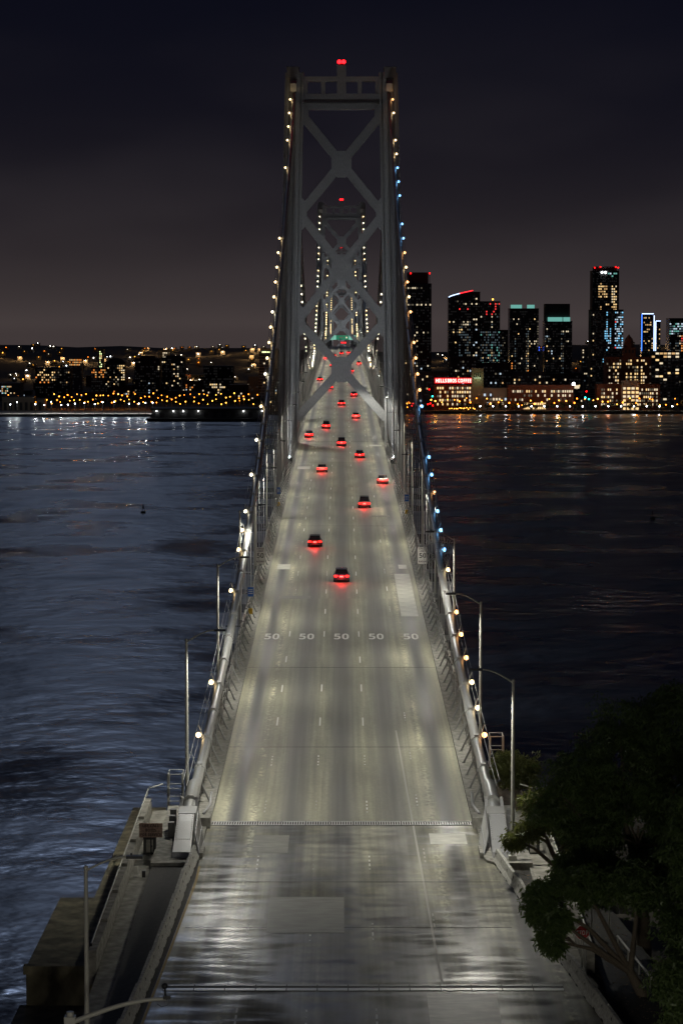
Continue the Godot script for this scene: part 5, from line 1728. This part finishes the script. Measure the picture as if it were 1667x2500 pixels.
func build_waterfront() -> void:
	var r := RandomNumberGenerator.new()
	r.seed = 5
	# left: double row of amber lamps along the boulevard
	for k in 92:
		var x := -372.0 + k * 2.9 + r.randf_range(-1.1, 1.1)
		if k % 9 == 8:
			continue
		city_lamp(x, r.randf_range(8.0, 15.0) + (6.0 if k % 2 else 0.0), 3130.0 + 60.0 * (k % 2) + r.randf_range(0, 20), r.randf_range(0.5, 0.85), "lamp_amber" if r.randf() < 0.55 else "lamp_gold", "amber lamp in the dense double row along the quay boulevard", "amber boulevard lamps", 90.0 if k % 6 == 0 else 0.0)
	for k in 9:
		city_lamp(-425.0 + r.randf_range(0, 40), r.randf_range(10, 20), 3150, 0.6, "lamp_amber", "amber lamp by the old warehouse at the end of the quay", "amber warehouse lamps")
	# lit trees between the lamps
	for k in 44:
		var x := -368.0 + k * 6.2 + r.randf_range(-2, 2)
		round_tree(x, 3205.0 + r.randf_range(0, 20), r.randf_range(9, 15), "street tree glowing orange behind the amber boulevard lamps", "boulevard trees", r)
	# lit quay deck with white lamps, dark sheds, warehouses
	var quay := thing("quay", "pale floodlit quay deck ending at the dark pier shed", "quay", Vector3(-330, 0, -3000))
	box(quay, "deck", Vector3(-40, 1.6, 0), Vector3(300, 3.2, 130), mats.wall_pale)
	box(quay, "fender", Vector3(-40, 0.6, 66), Vector3(300, 2.2, 3), mats.shed_wall)
	for k in 24:
		box(quay, "parking_stripe", Vector3(-160 + k * 11.0 + r.randf_range(-3, 3), 3.22, r.randf_range(-50, 50)), Vector3(r.randf_range(3, 8), 0.05, 2.0), mats.sign_white)
	for x in [-420.0, -392.0, -384.5, -363.0, -353.0, -345.0, -333.0, -324.0, -316.0, -305.0, -292.0, -283.0, -270.0, -252.0, -240.0, -232.0, -224.0]:
		city_lamp(x, 15.0 + r.randf_range(-2, 2), 2942.0 + r.randf_range(0, 14), 0.6, "lamp_white", "white quay lamp on a tall pole along the floodlit deck", "white quay lamps", 80.0)
	var sh := thing("pier_shed", "long dark pier shed on piles at the quay end", "pier shed", Vector3(-151.5, 0, -2830))
	box(sh, "deck", Vector3(0, 2.0, 0), Vector3(134, 2.4, 90), mats.shed_wall)
	box(sh, "wall", Vector3(0, 8.0, -6), Vector3(126, 9.6, 60), mats.shed_wall)
	box(sh, "roof", Vector3(0, 13.2, -6), Vector3(130, 1.4, 64), mats.wall_dark)
	for k in 12:
		box(sh, "door", Vector3(-56 + k * 10.0, 6.6, 24.2), Vector3(5.5, 5.6, 0.6), mats.wall_grey)
	for x in [-57.0, -38.0, -27.0, -10.0, 41.0, 62.0]:
		ball(sh, "door_lamp", Vector3(x, 11.0, 25.5), 0.6, mats.lamp_white)
	for k in 18:
		rod(sh, "pile", Vector3(-64 + k * 7.5, -2, 43), Vector3(-64 + k * 7.5, 1.5, 43), 0.5, mats.shed_wall)
	for q in [[-421, -382, 19, "old brick warehouse with tall dark doorways beside the quay"], [-378, -368, 16, "small brick warehouse end next to the amber lamp row"]]:
		var o := thing("warehouse", q[3], "warehouse", Vector3((q[0] + q[1]) / 2.0, 2.6, -3085))
		box(o, "wall", Vector3(0, (q[2] - 2.6) / 2, -9), Vector3(q[1] - q[0], q[2] - 2.6, 18), mats.wall_tan)
		box(o, "roof", Vector3(0, q[2] - 2.0, -9), Vector3(q[1] - q[0] + 1.5, 1.2, 19), mats.wall_dark)
		for k in int((q[1] - q[0]) / 6.5):
			box(o, "doorway", Vector3(-(q[1] - q[0]) / 2.0 + 4.0 + k * 6.5, 5, 0.1), Vector3(3.4, 10, 0.4), mats.wall_dark)
	# right: white lamps along the seawall and amber ones behind
	for k in 24:
		city_lamp(170.0 + k * 15.7, 8.6, 3048.0, 0.75, "lamp_white", "white lamp on the seawall promenade below the skyline", "white promenade lamps", 30.0 if k % 2 == 0 else 0.0)
	for k in 46:
		var x := 84.0 + k * 7.7 + r.randf_range(-3.0, 3.0)
		city_lamp(x, r.randf_range(9.0, 19.0), 3054.0 + r.randf_range(0, 12), r.randf_range(0.6, 1.0), "lamp_amber" if r.randf() < 0.7 else "lamp_gold", "amber street lamp along the promenade below the skyline", "amber promenade lamps", 60.0 if k % 4 == 0 else 0.0)
	for q in [[80.0, 12.0, "lamp_gold"], [83.5, 12.5, "lamp_amber"], [86.0, 9.0, "signal_red"], [88.0, 12.0, "signal_red"], [81.0, 7.5, "lamp_amber"], [106.0, 11.0, "signal_red"], [109.0, 12.0, "signal_red"], [112.0, 9.5, "signal_red"]]:
		city_lamp(q[0], q[1], 3050.0, 0.9, q[2], "red and amber warning lamp clustered by the shore end of the bridge", "warning lamps by the bridge end")
	for k in 14:
		city_lamp(133.0 + k * 2.3 + r.randf_range(-0.8, 0.8), 5.6 + r.randf_range(-0.8, 1.8), 3047.5, 0.55, "lamp_gold", "small yellow lamp on the landing stage below the brick warehouse", "yellow landing stage lamps")
	for k in 34:
		round_tree(150.0 + k * 9.2 + r.randf_range(-3, 3), 3066.0, r.randf_range(7, 12), "dark promenade tree between the amber lamps below the skyline", "promenade trees", r)
	for q in [[433.0, 26.0], [446.0, 20.0], [422.0, 15.0]]:
		round_tree(q[0], 3062.0, q[1], "large dark park tree before the concrete grid office", "park trees", r)

var far_crowns := []
func round_tree(x: float, d: float, h: float, label: String, group: String, r: RandomNumberGenerator) -> void:
	if far_crowns.is_empty():
		for k in 3:
			var q := RandomNumberGenerator.new()
			q.seed = 300 + k
			var st := tool()
			st.set_smooth_group(-1)
			for i in 90:
				var c := Vector3(q.randfn(), q.randfn(), q.randfn()).normalized() * q.randf_range(0.55, 1.0)
				var a := Vector3(q.randfn(), q.randfn(), q.randfn()).normalized() * 0.3
				var b := a.cross(Vector3(q.randfn(), q.randfn(), q.randfn())).normalized() * 0.25
				quad(st, c - a, c + b, c + a, c - b)
			st.generate_normals()
			far_crowns.append(st.commit())
	var o := thing("street_tree", label, "tree", Vector3(x, 2.8, -d), group)
	rod(o, "trunk", Vector3(0, -0.3, 0), Vector3(0, h * 0.6, 0), 0.3, mats.bark)
	piece(o, "crown", far_crowns[r.randi() % 3], mats.far_tree, Transform3D(Basis.from_scale(Vector3(h * 0.36, h * 0.36, h * 0.36)).rotated(Vector3.UP, r.randf() * 6.0), Vector3(0, h * 0.66, 0)))

# ------------------------------------------------------------------ cars, driving away
func car_ring(z: float, w: float, y0: float, y1: float, tuck: float) -> Array:
	# counter-clockwise seen along -z
	return [Vector3(-w * 0.92, y0, z), Vector3(w * 0.92, y0, z), Vector3(w, y0 + 0.15, z), Vector3(w, lerpf(y0, y1, 0.62), z), Vector3(w * tuck, y1, z), Vector3(-w * tuck, y1, z), Vector3(-w, lerpf(y0, y1, 0.62), z), Vector3(-w, y0 + 0.15, z)]

func make_car(look: String, tall: float) -> Node3D:
	var o := Node3D.new()
	var body := []
	for q in [[2.25, 0.80, 0.34, 0.86, 0.9], [2.12, 0.88, 0.26, 0.98, 0.93], [1.3, 0.91, 0.22, 1.0, 0.95], [-0.6, 0.92, 0.22, 0.98, 0.95], [-1.6, 0.90, 0.22, 0.88, 0.93], [-2.15, 0.84, 0.28, 0.74, 0.9], [-2.3, 0.72, 0.36, 0.66, 0.9]]:
		body.append(car_ring(q[0], q[1], q[2], q[3] + (tall - 1.45) * 0.25, q[4]))
	piece(o, "body", loft(body), mats[look])
	var cab := []
	for q in [[1.75, 0.76, 0.0], [1.15, 0.66, 1.0], [0.0, 0.68, 1.06], [-0.45, 0.67, 1.0], [-1.15, 0.78, 0.0]]:
		var y0: float = 0.9 + (tall - 1.45) * 0.25
		var y1: float = lerpf(y0 + 0.04, tall, q[2])
		cab.append([Vector3(-0.82, y0, q[0]), Vector3(0.82, y0, q[0]), Vector3(q[1], y1, q[0]), Vector3(-q[1], y1, q[0])])
	piece(o, "cabin_glass", loft(cab), mats.car_glass)
	box(o, "roof", Vector3(0, tall - 0.01, 0.35), Vector3(1.24, 0.07, 1.5), mats[look])
	for x in [-0.84, 0.84]:
		for z in [1.38, -1.42]:
			var w := rod(o, "wheel", Vector3(x - 0.11, 0.33, z), Vector3(x + 0.11, 0.33, z), 0.33, mats.rubber)
			rod(o, "rim", Vector3(x * 1.08 - 0.07, 0.33, z), Vector3(x * 1.08 + 0.07, 0.33, z), 0.2, mats.rim_metal)
		box(o, "tail_light", Vector3(x * 0.80, 0.78, 2.24), Vector3(0.36, 0.17, 0.10), mats.tail_red)
		box(o, "headlight", Vector3(x * 0.78, 0.62, -2.24), Vector3(0.34, 0.14, 0.12), mats.lamp_led)
	box(o, "rear_bumper", Vector3(0, 0.44, 2.24), Vector3(1.66, 0.2, 0.14), mats.car_trim)
	box(o, "number_plate", Vector3(0, 0.72, 2.27), Vector3(0.44, 0.13, 0.03), mats.sign_white)
	var l := OmniLight3D.new()
	l.name = "tail_light_glow"
	l.position = Vector3(0, 0.78, 2.55)
	l.light_color = Color(1.0, 0.16, 0.14)
	l.light_energy = 4.0
	l.light_size = 0.25
	l.omni_range = 40.0
	l.shadow_enabled = true
	o.add_child(l)
	return o

func build_cars() -> void:
	var lane := ["outer water lane", "inner water lane", "middle lane", "inner skyline lane", "outer skyline lane"]
	var looks := ["car_black", "car_grey", "car_white", "car_blue", "car_red"]
	var words := ["black", "grey", "white", "dark blue", "dark red"]
	var protos := {}
	var spots := [[1, 332.0, 0], [1, 452.0, 2], [1, 575.0, 1], [1, 760.0, 3], [1, 980.0, 0], [2, 296.0, 3], [2, 520.0, 1], [2, 668.0, 4], [2, 850.0, 2], [2, 1080.0, 1], [3, 385.0, 1], [3, 486.0, 0], [3, 612.0, 2], [3, 715.0, 3], [3, 905.0, 4], [3, 1160.0, 2], [0, 545.0, 4], [0, 820.0, 0], [4, 428.0, 2], [4, 1010.0, 1], [1, 1190.0, 4], [2, 1260.0, 0], [3, 800.0, 1], [3, 1030.0, 0], [3, 1290.0, 3], [0, 1120.0, 2], [2, 965.0, 3]]
	spots.sort_custom(func(a, b): return a[1] < b[1])
	var seen_before := {}
	for q in spots:
		var k: int = q[2]
		if not protos.has(k):
			protos[k] = make_car(looks[k], 1.45 if k != 1 else 1.72)
		var o: Node3D = protos[k].duplicate()
		o.name = numbered("car")
		add_child(o)
		var d: float = q[1]
		var rank: String = ["first", "second", "third", "fourth", "fifth", "sixth", "seventh", "eighth", "ninth"][seen_before.get(q[0], 0)]
		seen_before[q[0]] = seen_before.get(q[0], 0) + 1
		o.position = Vector3(-7.072 + 3.536 * q[0], deck(d) + 0.012, -d)
		o.rotation = Vector3(atan((deck(d + 2) - deck(d - 2)) / 4.0), 0, 0)
		tag(o, "%s %s with red tail lights, %s from the painted fifties in %s" % [words[k], "van" if k == 1 else "car", rank, lane[q[0]]], "car", "cars driving away over the bridge")
	for k in protos:
		protos[k].free()
